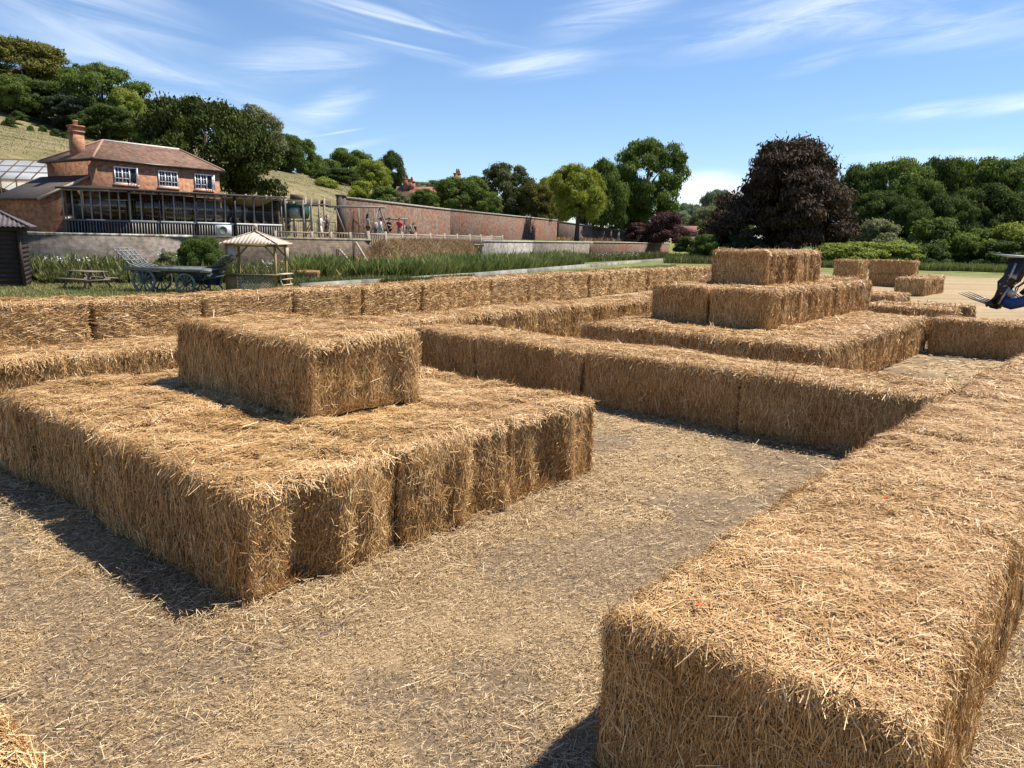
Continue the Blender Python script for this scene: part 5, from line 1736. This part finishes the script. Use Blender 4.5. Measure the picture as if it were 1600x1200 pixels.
def crown_mesh(seed, nleaf, kind):
    """leaf cloud in unit space: x, y in -1..1, z in 0..1"""
    g_ = np.random.default_rng(seed)
    cen, rad, flat = [], [], []
    if kind == 'cone':
        for k in range(70):
            z = g_.random() ** 1.3
            rr = (1 - z) ** 0.8 * g_.uniform(0.35, 0.85)
            a = g_.uniform(0, 6.283)
            cen.append((rr * math.cos(a), rr * math.sin(a), 0.05 + z * 0.92))
            rad.append(0.10 + 0.22 * (1 - z))
            flat.append(0.45)
    elif kind == 'column':
        for k in range(75):
            z = g_.random()
            w = (1 - max(0, z - 0.55) / 0.5) ** 0.7 * (0.75 + 0.25 * min(1, z / 0.25))
            rr = w * math.sqrt(g_.uniform(0.2, 0.75))
            a = g_.uniform(0, 6.283)
            cen.append((rr * math.cos(a), rr * math.sin(a), 0.05 + z * 0.87))
            rad.append(g_.uniform(0.16, 0.30) * (0.6 + 0.4 * w))
            flat.append(1.0)
    elif kind == 'yew':
        for k in range(110):
            a = g_.uniform(0, 6.283)
            z = g_.random() ** 0.8
            w = math.sqrt(max(0.02, 1 - (max(0, z - 0.25) / 0.8) ** 2.2))
            rr = w * math.sqrt(g_.uniform(0.35, 0.86))
            cen.append((rr * math.cos(a), rr * math.sin(a), 0.06 + z * 0.82))
            rad.append(g_.uniform(0.11, 0.21))
            flat.append(1.35)
    elif kind == 'beech':
        for k in range(260):
            a = g_.uniform(0, 6.283)
            z = g_.random() ** 0.9
            w = (0.98 - 0.30 * max(0, z - 0.15) ** 1.1 - 0.42 * max(0, z - 0.6) / 0.4 - 0.3 * max(0, 0.2 - z)) * (0.88 + 0.12 * math.sin(3 * a + 4 * z) + 0.10 * math.sin(2 * a + 7 * z + 1))
            rr = w * math.sqrt(g_.uniform(0.08, 0.98))
            cen.append((rr * math.cos(a), rr * math.sin(a), 0.04 + z * 0.86 * (1 - 0.12 * rr)))
            rad.append(g_.uniform(0.08, 0.17))
            flat.append(0.6)
    elif kind == 'bush':
        for k in range(55):
            a = g_.uniform(0, 6.283)
            z = g_.random() ** 1.2
            w = math.sqrt(max(0.02, 1 - z ** 2 * 0.95))
            rr = w * math.sqrt(g_.uniform(0.1, 0.8))
            cen.append((rr * math.cos(a), rr * math.sin(a), z * 0.80))
            rad.append(g_.uniform(0.14, 0.30))
            flat.append(0.85)
    elif kind == 'round':
        ph = g_.uniform(0, 6.28, 3)
        for k in range(190):
            z = g_.random() ** 0.85
            a = g_.uniform(0, 6.283)
            w = math.sqrt(max(0.06, 1 - abs((z - 0.40) / 0.64) ** 2.3))
            w *= 0.90 + 0.13 * math.sin(2 * a + ph[0] + 3 * z) + 0.09 * math.sin(5 * a + ph[1] - 4 * z)
            rr = w * math.sqrt(g_.uniform(0.30, 0.92))
            cen.append((rr * math.cos(a), rr * math.sin(a), 0.05 + z * 0.86 + 0.04 * math.sin(3 * a + ph[2])))
            rad.append(g_.choice([0.10, 0.14, 0.20], p=[0.4, 0.4, 0.2]) * g_.uniform(0.85, 1.15))
            flat.append(0.85)
    else:  # open: dense oval with a few windows to the sky
        ph = g_.uniform(0, 6.28, 3)
        for k in range(150):
            z = g_.random()
            a = g_.uniform(0, 6.283)
            w = math.sqrt(max(0.05, 1 - abs((z - 0.47) / 0.56) ** 2.2))
            w *= 0.88 + 0.15 * math.sin(3 * a + ph[0] + 5 * z) + 0.09 * math.sin(6 * a + ph[1] - 7 * z)
            rr = w * math.sqrt(g_.uniform(0.28, 0.95))
            cen.append((rr * math.cos(a), rr * math.sin(a), 0.05 + z * 0.86))
            rad.append(g_.choice([0.09, 0.13, 0.18], p=[0.4, 0.4, 0.2]) * g_.uniform(0.85, 1.15))
            flat.append(0.8)
    cen, rad, flat = np.array(cen), np.array(rad), np.array(flat)
    # keep within the unit envelope
    m = np.maximum(1, np.hypot(cen[:, 0], cen[:, 1]) + rad * 0.6)
    cen[:, 0] /= m
    cen[:, 1] /= m
    wgt = rad ** 2 * flat ** 0.5
    k = g_.choice(len(cen), nleaf, p=wgt / wgt.sum())
    v = unit(g_.normal(0, 1, (nleaf, 3)))
    v[:, 2] = np.where((v[:, 2] < -0.3) & (g_.random(nleaf) < 0.6), -v[:, 2], v[:, 2])
    r_ = rad[k] * np.where(g_.random(nleaf) < 0.62, g_.uniform(0.72, 1.08, nleaf), g_.uniform(0.25, 1.42, nleaf))
    zsc = 0.62 if kind in ('round', 'open', 'beech', 'bush') else 0.5
    if kind == 'beech':
        r_ = np.where(g_.random(nleaf) < 0.07, r_ * 1.7, r_)
    off = v * r_[:, None]
    off[:, 2] *= flat[k] * zsc
    c = cen[k] + off
    c[:, 2] = np.clip(c[:, 2], 0.0, 1.02)
    nr = unit(v * 0.9 + g_.normal(0, 0.55, (nleaf, 3)) + [0, 0, 0.35])
    t1 = unit(np.cross(nr, g_.normal(0, 1, (nleaf, 3))))
    if kind in ('yew',):
        t1 = unit(t1 * 1.1 + v * 0.6 + np.array([0, 0, 0.6]))
        nr = unit(nr - t1 * np.sum(nr * t1, 1, keepdims=True))
    if kind in ('beech',):
        t1 = unit(t1 + v * [0.6, 0.6, 0] + [0, 0, -0.25])
        nr = unit(nr - t1 * np.sum(nr * t1, 1, keepdims=True))
    t2 = np.cross(nr, t1)
    s = g_.uniform(0.55, 1.25, nleaf) * {'round': 0.021, 'open': 0.020, 'bush': 0.034, 'yew': 0.019, 'beech': 0.0175, 'cone': 0.036, 'column': 0.024}[kind]
    el = {'yew': 1.35, 'beech': 1.8}.get(kind, 1.35)
    a_, b_ = t1 * (s * el)[:, None], t2 * (s * 0.72)[:, None]
    b_[:, 2] *= 0.8
    pts = np.stack([c - a_, c + b_ * g_.uniform(0.7, 1.1, (nleaf, 1)) + a_ * 0.1, c + a_, c - b_ * g_.uniform(0.7, 1.1, (nleaf, 1)) - a_ * 0.1], 1)
    clump = g_.random(len(cen))[k]
    mb = MB()
    mb.soup(pts, 0, np.clip(0.25 + 0.5 * g_.random(nleaf) + 0.35 * (clump - 0.4), 0, 1))
    return mb.mesh('crown', [LEAF['mid']])


CROWN = {}
for kind, n_, cnt in (('round', 46000, 4), ('open', 48000, 2), ('bush', 21000, 3), ('yew', 75000, 1), ('beech', 95000, 1), ('cone', 18000, 2), ('column', 36000, 2)):
    CROWN[kind] = [crown_mesh(hash(kind) % 7 * 0 + sum(map(ord, kind)) + 31 * k, n_, kind) for k in range(cnt)]
_ti = [0]


def crown_obj(name, kind, mat, parent=None):
    _ti[0] += 1
    o = bpy.data.objects.new(name, CROWN[kind][_ti[0] % len(CROWN[kind])])
    COL.objects.link(o)
    o.material_slots[0].link = 'OBJECT'
    o.material_slots[0].material = LEAF[mat]
    if parent is not None:
        o.parent = parent
    return o


def tree(px, ytop, wpx, d, kind, mat, label, ybot=None, name='tree', group=None, trunk=True):
    top = at_d(px, ytop, d)
    gz = float(terrain(top[0], top[1]))
    rs = random.Random(int(px * 7 + d))
    ra = wpx * d / FPX / 2 * (1.18 if group in ('trees along the top of the hillside', 'trees behind the garden wall', 'trees down the far hillside') else 1.08)
    zb = gz + 0.12 * (top[2] - gz) if ybot is None else max(gz - 0.3, at_d(px, ybot, d)[2])
    hz = max(1.0, top[2] - zb)
    e = empty(name, (top[0], top[1], gz), 0, label, name.replace('_', ' '), group)
    c = crown_obj('crown', kind, mat, e)
    c.location = (0, 0, zb - gz)
    c.scale = (ra, ra, hz)
    c.rotation_euler = (0, 0, rs.uniform(0, 6.28))
    if trunk:
        tm = MB()
        r0 = max(0.09, 0.028 * (top[2] - gz))
        zt = zb - gz + hz * 0.75
        tm.tube([(0, 0, -0.4), (0.02 * ra, 0, (zb - gz) * 0.6 + 0.3), (0.05 * ra, 0.03 * ra, zt)], [r0 * 1.3, r0, r0 * 0.3], 8)
        for k in range(6):
            a = k * 2.4 + rs.random()
            z0_ = (zb - gz) + hz * rs.uniform(0.02, 0.4)
            tm.tube([(0.03 * ra, 0, z0_), (0.35 * ra * math.cos(a), 0.35 * ra * math.sin(a), z0_ + 0.18 * hz), (0.72 * ra * math.cos(a), 0.72 * ra * math.sin(a), z0_ + 0.28 * hz)], [r0 * 0.5, r0 * 0.3, r0 * 0.1], 6)
        tm.build('trunk', BARK, e)
    return e


def bush(px, ytop, wpx, d, mat, label, name='bush', kind='bush', ybot=None, ry=None, group=None):
    top = at_d(px, ytop, d)
    gz = float(terrain(top[0], top[1])) if ybot is None else at_d(px, ybot, d)[2]
    o = crown_obj(name, kind, mat)
    ra = wpx * d / FPX / 2 * 1.05
    o.location = (top[0], top[1], gz - 0.1)
    o.scale = (ra, ry or ra, max(0.4, top[2] - gz + 0.1))
    o.rotation_euler = (0, 0, random.Random(int(px * 3 + d)).uniform(0, 6.28) if ry is None else 0)
    return tag(o, label, 'bush', group)


G1 = 'trees along the top of the hillside'
tree(15, 60, 150, 128, 'round', 'autumn', 'tallest tree at the left edge, golden olive crown on the hilltop', group=G1)
tree(76, 92, 40, 150, 'cone', 'conifer', 'small dark conifer tip peeping out right of the golden olive tree', group=G1, trunk=False)
tree(-60, 95, 150, 125, 'round', 'dark', 'dark tree on the hill cut off by the left edge of the picture', group=G1)
tree(62, 128, 110, 118, 'round', 'dark', 'dark tree below and in front of the golden olive hilltop tree', group=G1)
tree(20, 118, 70, 114, 'round', 'mid', 'smaller dull green tree at the upper edge of the hillside grass', group=G1)
tree(112, 150, 80, 116, 'open', 'conifer', 'very dark low tree above the chimney of the brick house', group=G1)
tree(152, 98, 122, 120, 'open', 'mid', 'broad rounded tree on the hill above the house roof', group=G1)
tree(196, 140, 60, 117, 'round', 'light', 'lighter green tree at the right flank of the broad rounded one', group=G1)
tree(165, 165, 80, 112, 'round', 'dark', 'dark lower tree right behind the house chimney', group=G1)
tree(238, 156, 70, 122, 'round', 'dark', 'dark tree on the hill just left of the big yew', group=G1)
tree(275, 165, 70, 130, 'round', 'dark', 'dark tree almost hidden behind the top of the big yew', group=G1)
tree(312, 157, 205, 69, 'yew', 'yew', 'huge dense dark yew rising behind the brick house', name='yew_tree', ybot=310)
G2 = 'trees down the far hillside'
tree(392, 168, 84, 138, 'round', 'grey', 'tall grey green tree just right of the big yew', ybot=262, group=G2)
tree(430, 205, 70, 142, 'round', 'dark', 'dark tree on the slope between the grey green tree and the round pair', group=G2, ybot=285)
tree(466, 215, 62, 150, 'round', 'mid', 'round crowned tree on the slope above the light bush', group=G2, ybot=280)
tree(500, 247, 60, 158, 'round', 'mid', 'low tree on the slope right of the round crowned one', group=G2, ybot=295)
tree(545, 234, 74, 168, 'round', 'mid', 'rounded tree standing above the light green pair of bushes', group=G2, ybot=300)
tree(611, 235, 46, 172, 'column', 'dark', 'narrow upright dark tree ending the hillside wood at its right', group=G2, ybot=305)
tree(580, 250, 56, 150, 'round', 'light', 'pale green tree in front of the narrow upright dark tree', group=G2, ybot=300)
tree(525, 262, 70, 140, 'round', 'dark', 'dark low tree behind the light bush on the grass slope', group=G2, ybot=305)
bush(508, 275, 54, 118, 'light', 'light green rounded bush on the dry grass slope', ybot=309)
bush(478, 285, 30, 120, 'mid', 'small green bush at the left of the light rounded bush', ybot=302)
bush(566, 278, 50, 112, 'lime', 'yellow green bush at the foot of the slope', ybot=318)
bush(600, 290, 58, 106, 'mid', 'green bush left of the far house, close above the garden wall', ybot=322)
bush(628, 300, 34, 104, 'grey', 'grey green bush touching the gable of the far house', ybot=322)
for k, (px, y, w, yb) in enumerate(((13, 180, 26, 208), (47, 195, 12, 212), (86, 200, 16, 211), (5, 215, 26, 236), (100, 206, 14, 216), (66, 195, 12, 204), (28, 172, 22, 186))):
    bush(px, y, w, 100 if yb > 200 else 108, 'mid' if k % 2 else 'dark', ['dark scrub bush standing out on the pale hillside at left', 'tiny narrow bush on the pale hillside', 'small round bush left of the chimney on the hillside', 'green scrub at the left edge below the dark scrub bush', 'small bush just left of the chimney top', 'tiny green bush at the upper edge of the hillside grass', 'low scrub above the dark scrub bush, under the hill trees'][k], name='scrub_bush', ybot=yb, group='scrub on the hillside')
G3 = 'trees behind the garden wall'
tree(672, 283, 60, 190, 'round', 'far', 'pale far tree behind the roof of the far house', group=G3)
tree(716, 262, 20, 135, 'cone', 'conifer', 'thin spire of a conifer beside the tall chimney', group=G3, trunk=False)
tree(664, 296, 46, 98, 'round', 'mid', 'small green tree in front of the far house roof', group=G3, ybot=328)
tree(722, 276, 84, 104, 'round', 'mid', 'rounded green tree right of the far house', group=G3, ybot=338)
tree(745, 273, 36, 125, 'open', 'light', 'loose pale green tree top behind the rounded green one', group=G3)
tree(796, 254, 84, 116, 'open', 'plum', 'broad tree with dull plum tinted upper twigs', group=G3, ybot=345)
tree(760, 300, 50, 105, 'round', 'mid', 'low dark green tree between the rounded and the plum tinted tree', group=G3, ybot=342)
tree(838, 285, 60, 113, 'round', 'autumn', 'olive green tree right of the plum tinted tree', group=G3, ybot=350)
tree(862, 276, 50, 120, 'round', 'light', 'light green tree behind the lone lawn tree at its left', group=G3, ybot=350)
tree(905, 256, 84, 104, 'round', 'lime', 'lone yellow green lawn tree with bare lower trunk before the wall', ybot=345, name='lawn_tree')
tree(944, 249, 70, 124, 'column', 'mid', 'tall conical tree right behind the lone lawn tree', group=G3, ybot=362)
tree(1014, 214, 108, 132, 'open', 'mid', 'big stately tree towering over the middle of the picture', group=G3, ybot=345)
tree(985, 300, 70, 136, 'round', 'dark', 'dark undergrowth tree below the big stately tree', group=G3, ybot=372)
bush(1040, 326, 74, 120, 'purple', 'purple leaved round shrub below the big stately tree', kind='bush', ybot=378)
bush(1000, 345, 44, 124, 'purple', 'smaller purple shrub at the left of the round purple one', kind='bush', ybot=372)
G4 = 'far trees in the valley gap'
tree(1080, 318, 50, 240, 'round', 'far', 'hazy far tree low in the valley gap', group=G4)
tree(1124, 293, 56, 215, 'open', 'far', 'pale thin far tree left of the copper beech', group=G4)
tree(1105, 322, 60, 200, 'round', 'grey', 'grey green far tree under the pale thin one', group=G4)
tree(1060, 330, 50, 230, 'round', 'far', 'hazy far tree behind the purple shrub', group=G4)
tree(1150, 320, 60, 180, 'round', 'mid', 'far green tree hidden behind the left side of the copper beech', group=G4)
bush(1074, 367, 36, 96, 'dark', 'clipped dark round bush near the far end of the pond kerb', ybot=392)
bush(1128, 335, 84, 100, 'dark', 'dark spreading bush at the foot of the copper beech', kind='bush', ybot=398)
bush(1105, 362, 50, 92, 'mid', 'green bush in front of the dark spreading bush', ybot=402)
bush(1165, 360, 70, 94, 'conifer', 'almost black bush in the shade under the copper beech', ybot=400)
tree(1240, 205, 205, 96, 'beech', 'copper', 'large dark copper beech behind the stepped straw pyramid', ybot=398, name='copper_beech')
G5 = 'wood along the right edge of the field'
for k, (px, y, w, d, kd, mt, lab) in enumerate((
        (1348, 256, 80, 128, 'round', 'dark', 'dark tree emerging right of the copper beech'),
        (1398, 250, 110, 125, 'round', 'mid', 'rounded bright topped tree third from the copper beech'),
        (1462, 246, 84, 130, 'open', 'dark', 'taller tree in the middle of the right hand wood'),
        (1440, 280, 70, 120, 'round', 'mid', 'lower rounded tree in front of the taller middle one'),
        (1512, 245, 90, 132, 'round', 'mid', 'tree with a flat topped crown right of the taller middle one'),
        (1570, 247, 110, 124, 'round', 'mid', 'wide crowned tree close to the right edge of the picture'),
        (1640, 243, 110, 126, 'round', 'dark', 'tree at the right edge, only its left half in the picture'),
        (1538, 290, 90, 118, 'round', 'dark', 'dark lower tree under the flat topped crown'),
        (1600, 300, 90, 116, 'round', 'dark', 'dark lower tree at the right edge under the wide crown'),
        (1370, 300, 80, 117, 'round', 'dark', 'dark lower tree behind the grey willow'),
        (1480, 305, 80, 116, 'round', 'dark', 'dark lower tree above the big round hedge bush'),
        (1310, 280, 60, 130, 'round', 'dark', 'dark tree half behind the right side of the copper beech'),
        (1425, 312, 70, 114, 'round', 'dark', 'dark filling tree between the grey willow and the round hedge bush'),
        (1700, 250, 120, 120, 'round', 'mid', 'tree beyond the right edge of the picture'))):
    tree(px, y, w * 1.18, d, kd, mt, lab, group=G5)
bush(1372, 340, 84, 94, 'grey', 'grey green willow bush behind the clipped hedge', ybot=392, name='willow_bush')
G6 = 'hedge bushes along the far field edge'
for k, (px, y, w, d, mt, lab) in enumerate(((1308, 376, 92, 84, 'light', 'left end of the level green hedge beside the copper beech'), (1358, 374, 100, 84.5, 'light', 'middle of the level green hedge under the grey willow'),
                                            (1406, 375, 92, 85, 'light', 'right end of the level green hedge, next to the round bush'), (1470, 333, 112, 87, 'mid', 'big rounded bush in the hedge at right of the willow'),
                                            (1535, 350, 90, 90, 'mid', 'hedge bush behind the raised grab fork'), (1590, 345, 100, 86, 'light', 'pale green hedge bush at the right edge above the tractor'),
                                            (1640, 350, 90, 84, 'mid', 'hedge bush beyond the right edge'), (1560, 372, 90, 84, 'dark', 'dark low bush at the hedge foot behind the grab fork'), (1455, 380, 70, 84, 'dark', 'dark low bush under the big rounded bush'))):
    bush(px, y, w, d, mt, lab, name='hedge_bush', group=G6, ybot=412)
bush(313, 370, 70, 37.5, 'mid', 'tall green shrub growing behind the wagon against the wall', kind='yew', ybot=420, name='shrub')
bush(265, 390, 40, 39.5, 'grey', 'pale flowering bush beside the dark leaning slab', ybot=415, name='shrub')

# ------------------------------------------------------------------ grasses and reeds (uncountable)
def blades(n, sampler, hgt, wid, lean=0.25, z=None):
    x, y = sampler(n)
    m = len(x)
    gz = terrain(x, y) if z is None else np.full(m, z)
    h = hgt * rng.lognormal(0, 0.2, m) if np.isscalar(hgt) else hgt(x, y) * rng.lognormal(0, 0.22, m)
    a = rng.uniform(0, 6.283, m)
    w = wid * rng.uniform(0.6, 1.4, m)
    b_ = np.stack([x, y, gz - 0.03], 1)
    side = np.stack([np.cos(a), np.sin(a), a * 0], 1) * w[:, None] / 2
    tip = b_ + np.stack([rng.normal(0, lean, m) * h, rng.normal(0, lean, m) * h, h], 1)
    mid = (b_ * 0.45 + tip * 0.55) + np.stack([rng.normal(0, 0.05, m) * h, rng.normal(0, 0.05, m) * h, 0.06 * h], 1)
    return np.stack([b_ - side, b_ + side, mid + side * 0.7, tip], 1)


def quad_region(corners):
    """sample uniformly inside a ground quad given as pixel/distance corners [(px, d)...] ordered round"""
    c = [np.array(wl(px, d, 0))[:2] for px, d in corners]

    def f(n):
        s_, t_ = rng.random(n), rng.random(n)
        p = (c[0] * ((1 - s_) * (1 - t_))[:, None] + c[1] * (s_ * (1 - t_))[:, None] + c[2] * (s_ * t_)[:, None] + c[3] * ((1 - s_) * t_)[:, None])
        return p[:, 0], p[:, 1]
    return f


REED = rnd_mat('reed_green', [(0, (0.10, 0.135, 0.032)), (0.5, (0.21, 0.24, 0.065)), (0.85, (0.33, 0.32, 0.115)), (1, (0.42, 0.36, 0.18))], 0.6, 0.3, 0.25)
GRASS = rnd_mat('grass_green', [(0, (0.075, 0.10, 0.025)), (0.5, (0.16, 0.175, 0.055)), (1, (0.36, 0.31, 0.14))], 0.7, 0.2, 0.2)
DRY = rnd_mat('dry_grass', [(0, (0.18, 0.095, 0.05)), (0.5, (0.34, 0.215, 0.115)), (1, (0.52, 0.40, 0.23))], 0.8, 0.2, 0.15)
FLOWER = noise_mat('white_flower', (0.62, 0.62, 0.56), (0.78, 0.78, 0.73), 4)

mb = MB()
for reg, n, h in (([(456, 38.5), (640, 41.5), (640, 50), (456, 43.5)], 11000, 1.35), ([(640, 41.5), (735, 48), (745, 60), (640, 50)], 11000, 1.35), ([(735, 48), (900, 66), (880, 84), (745, 61)], 12000, 1.3), ([(880, 66), (915, 69), (905, 78), (875, 76)], 1200, 1.4)):
    qs = quad_region(reg)

    def smp(n_):
        x_, y_ = qs(n_)
        ok_ = wall_side(x_, y_) < np.where(x_ > -9.6, -3.3, -0.8)
        return x_[ok_], y_[ok_]
    qd = blades(int(n * 2.6), smp, h * 0.62, 0.028, 0.3)
    mb.soup(qd, 0, np.clip(0.15 + 0.75 * (fbm(qd[:, 0] * 0.22, 77, 3) - 0.2) + rng.normal(0, 0.2, len(qd)), 0, 1))
tag(mb.build('reed_bed', REED), 'dense green reed bed behind the pale pond kerb', 'reeds', kind='stuff')

mb = MB()
for reg, n, h, w in (([(-60, 34), (190, 35), (190, 39), (-60, 38)], 8000, 0.95, 0.05), ([(190, 35.5), (460, 36.5), (460, 42), (190, 39.5)], 7000, 0.8, 0.05), ([(60, 33), (210, 34), (210, 36), (60, 35)], 3500, 0.6, 0.045),
                     ([(905, 78), (1050, 108), (1040, 118), (900, 90)], 6000, 0.8, 0.09), ([(1040, 84), (1120, 84), (1120, 100), (1050, 106)], 3500, 0.8, 0.1),
                     ([(455, 35), (640, 39.2), (640, 40.2), (455, 38)], 6000, 0.36, 0.04), ([(640, 39.3), (740, 45), (740, 46), (640, 40.3)], 1500, 0.3, 0.04)):
    qd = blades(int(n * 2.6), quad_region(reg), h * 0.8, w * 0.45, 0.3)
    mb.soup(qd, 0, np.clip(rng.normal(0.40, 0.28, len(qd)), 0, 1))
fl = []
for reg, n, h in (([(66, 35.2), (98, 35.2), (98, 36), (66, 36)], 130, 1.0), ([(100, 35.5), (150, 35.5), (150, 36.5), (100, 36.5)], 60, 0.95), ([(405, 36.8), (440, 36.8), (440, 38), (405, 38)], 40, 1.0), ([(930, 82), (1000, 92), (1000, 96), (930, 86)], 120, 0.85), ([(244, 39.5), (282, 39.5), (282, 40.6), (244, 40.6)], 320, 1.15)):
    x, y = quad_region(reg)(n)
    c = np.stack([x, y, terrain(x, y) + h * rng.uniform(0.55, 1.1, n)], 1)
    for k in range(2):
        t1, t2 = unit(rng.normal(0, 1, (n, 3))) * 0.045, unit(rng.normal(0, 1, (n, 3))) * 0.045
        fl.append(np.stack([c - t1, c + t2, c + t1, c - t2], 1))
mb.soup(np.concatenate(fl), 1, 0.5)
tag(mb.build('tall_weeds', [GRASS, FLOWER]), 'tall rough weeds with white flower heads below the retaining wall', 'weeds', kind='stuff')

mb = MB()
for reg, n in (([(-80, 22), (470, 24), (470, 36), (-80, 34)], 42000), ([(470, 25.5), (760, 34), (760, 47), (470, 37)], 26000), ([(760, 36), (1060, 52), (1060, 80), (760, 48)], 22000)):
    x, y = quad_region(reg)(n)
    v_ = x * V[0] + y * V[1]
    u_ = x * U[0] + y * U[1]
    ok = v_ > np.interp(u_, [0, 16, 20, 27, 40, 50], [17.6, 18.0, 19.2, 19.8, 20.4, 20.8])
    x, y = x[ok], y[ok]
    qd = blades(len(x), lambda n_: (x, y), 0.11, 0.03, 0.4)
    mb.soup(qd, 0, np.clip(0.25 + fbm(np.stack([x, y, x * 0], 1) * 0.45, 44, 3) * 0.7 + rng.normal(0, 0.16, len(x)), 0, 1))
tag(mb.build('meadow_grass', GRASS), 'short patchy grass between the straw bales and the pond', 'grass', kind='stuff')

mb = MB()
xs_ = rng.uniform(-10.2, -2.5, 34000)
ss_ = rng.uniform(-3.6, 0.3, 34000)
sl_ = np.interp(xs_, (WX[1:] + WX[:-1]) / 2, np.diff(WY) / np.diff(WX))
ys_ = np.interp(xs_, WX, WY) + ss_ * np.sqrt(1 + sl_ ** 2)
qd = blades(len(xs_), lambda n_: (xs_, ys_), 0.24, 0.035, 0.5)
q2 = blades(9000, lambda n_: (xs_[:9000], ys_[:9000] + (-0.5 - ss_[:9000]) * 0.9), 0.12, 0.035, 0.5)
mb.soup(q2, 0, rng.random(len(q2)))
mb.soup(qd, 0, np.clip(0.62 + 0.8 * (fbm(qd[:, 0] * 0.8, 91, 3) - 0.5) + rng.normal(0, 0.15, len(qd)), 0, 1))
for reg, n, h, w in ( ([(870, 113), (1040, 140), (1040, 136), (870, 108)], 1500, 0.5, 0.1),):
    qd = blades(n, quad_region(reg), h, w, 0.3)
    mb.soup(qd, 0, rng.random(len(qd)))
tag(mb.build('dry_bank_grass', DRY), 'tawny dry grass on the bank below the picket fence', 'dry grass', kind='stuff')

mb = MB()
for reg, n, h in (([(1280, 80.5), (1680, 77), (1680, 81), (1280, 83.5)], 16000, 0.62), ([(1180, 80), (1290, 80.5), (1290, 84), (1180, 84)], 3000, 0.6)):
    qd = blades(n * 2, quad_region(reg), h, 0.055, 0.2)
    mb.soup(qd, 0, np.clip(rng.normal(0.5, 0.2, len(qd)), 0, 1))
tag(mb.build('nettle_strip', REED), 'strip of tall nettles along the far edge of the field', 'nettles', kind='stuff')

# dry tufts on the hillside
mb = MB()
n = 60000
x = rng.uniform(-110, -8, n)
y = rng.uniform(60, 210, n)
ok = (wall_side(x, y) > 10) & (-0.951 * x + 0.309 * y > 42) & (-0.951 * x + 0.309 * y < 105)
x, y = x[ok], y[ok]
qd = blades(len(x), lambda n_: (x, y), 0.16, 0.07, 0.6)
HILLG = rnd_mat('hill_grass', [(0, (0.09, 0.092, 0.035)), (0.4, (0.17, 0.145, 0.066)), (1, (0.27, 0.22, 0.115))], 0.8, 0.2, 0.2)
mb.soup(qd, 0, np.clip(fbm(np.stack([x * 0.06, y * 0.25, x * 0], 1), 51, 3) * 1.1 - 0.05 + rng.normal(0, 0.12, len(x)), 0, 1))
tag(mb.build('hillside_grass', HILLG), 'long dry grass covering the pale hillside', 'grass', kind='stuff')

# two scraps of orange twine on the right foreground row
for (px, py, lab) in ((1089, 944, 'scrap of orange twine on the nearest right bale'), (1382, 777, 'scrap of orange twine on the second bale of the right row')):
    q = at(px, py, 0.85)
    m_ = MB()
    a_ = np.linspace(0, 5.2, 14)
    m_.tube(np.stack([q[0] + 0.014 * np.cos(a_) + 0.004 * a_, q[1] + 0.016 * np.sin(a_ * 1.3), q[2] + 0.006 * np.sin(a_ * 2)], 1), 0.0035, 6)
    tag(m_.build('twine_scrap', noise_mat('orange_twine', (0.65, 0.12, 0.03), (0.8, 0.2, 0.06), 40)), lab, 'twine')
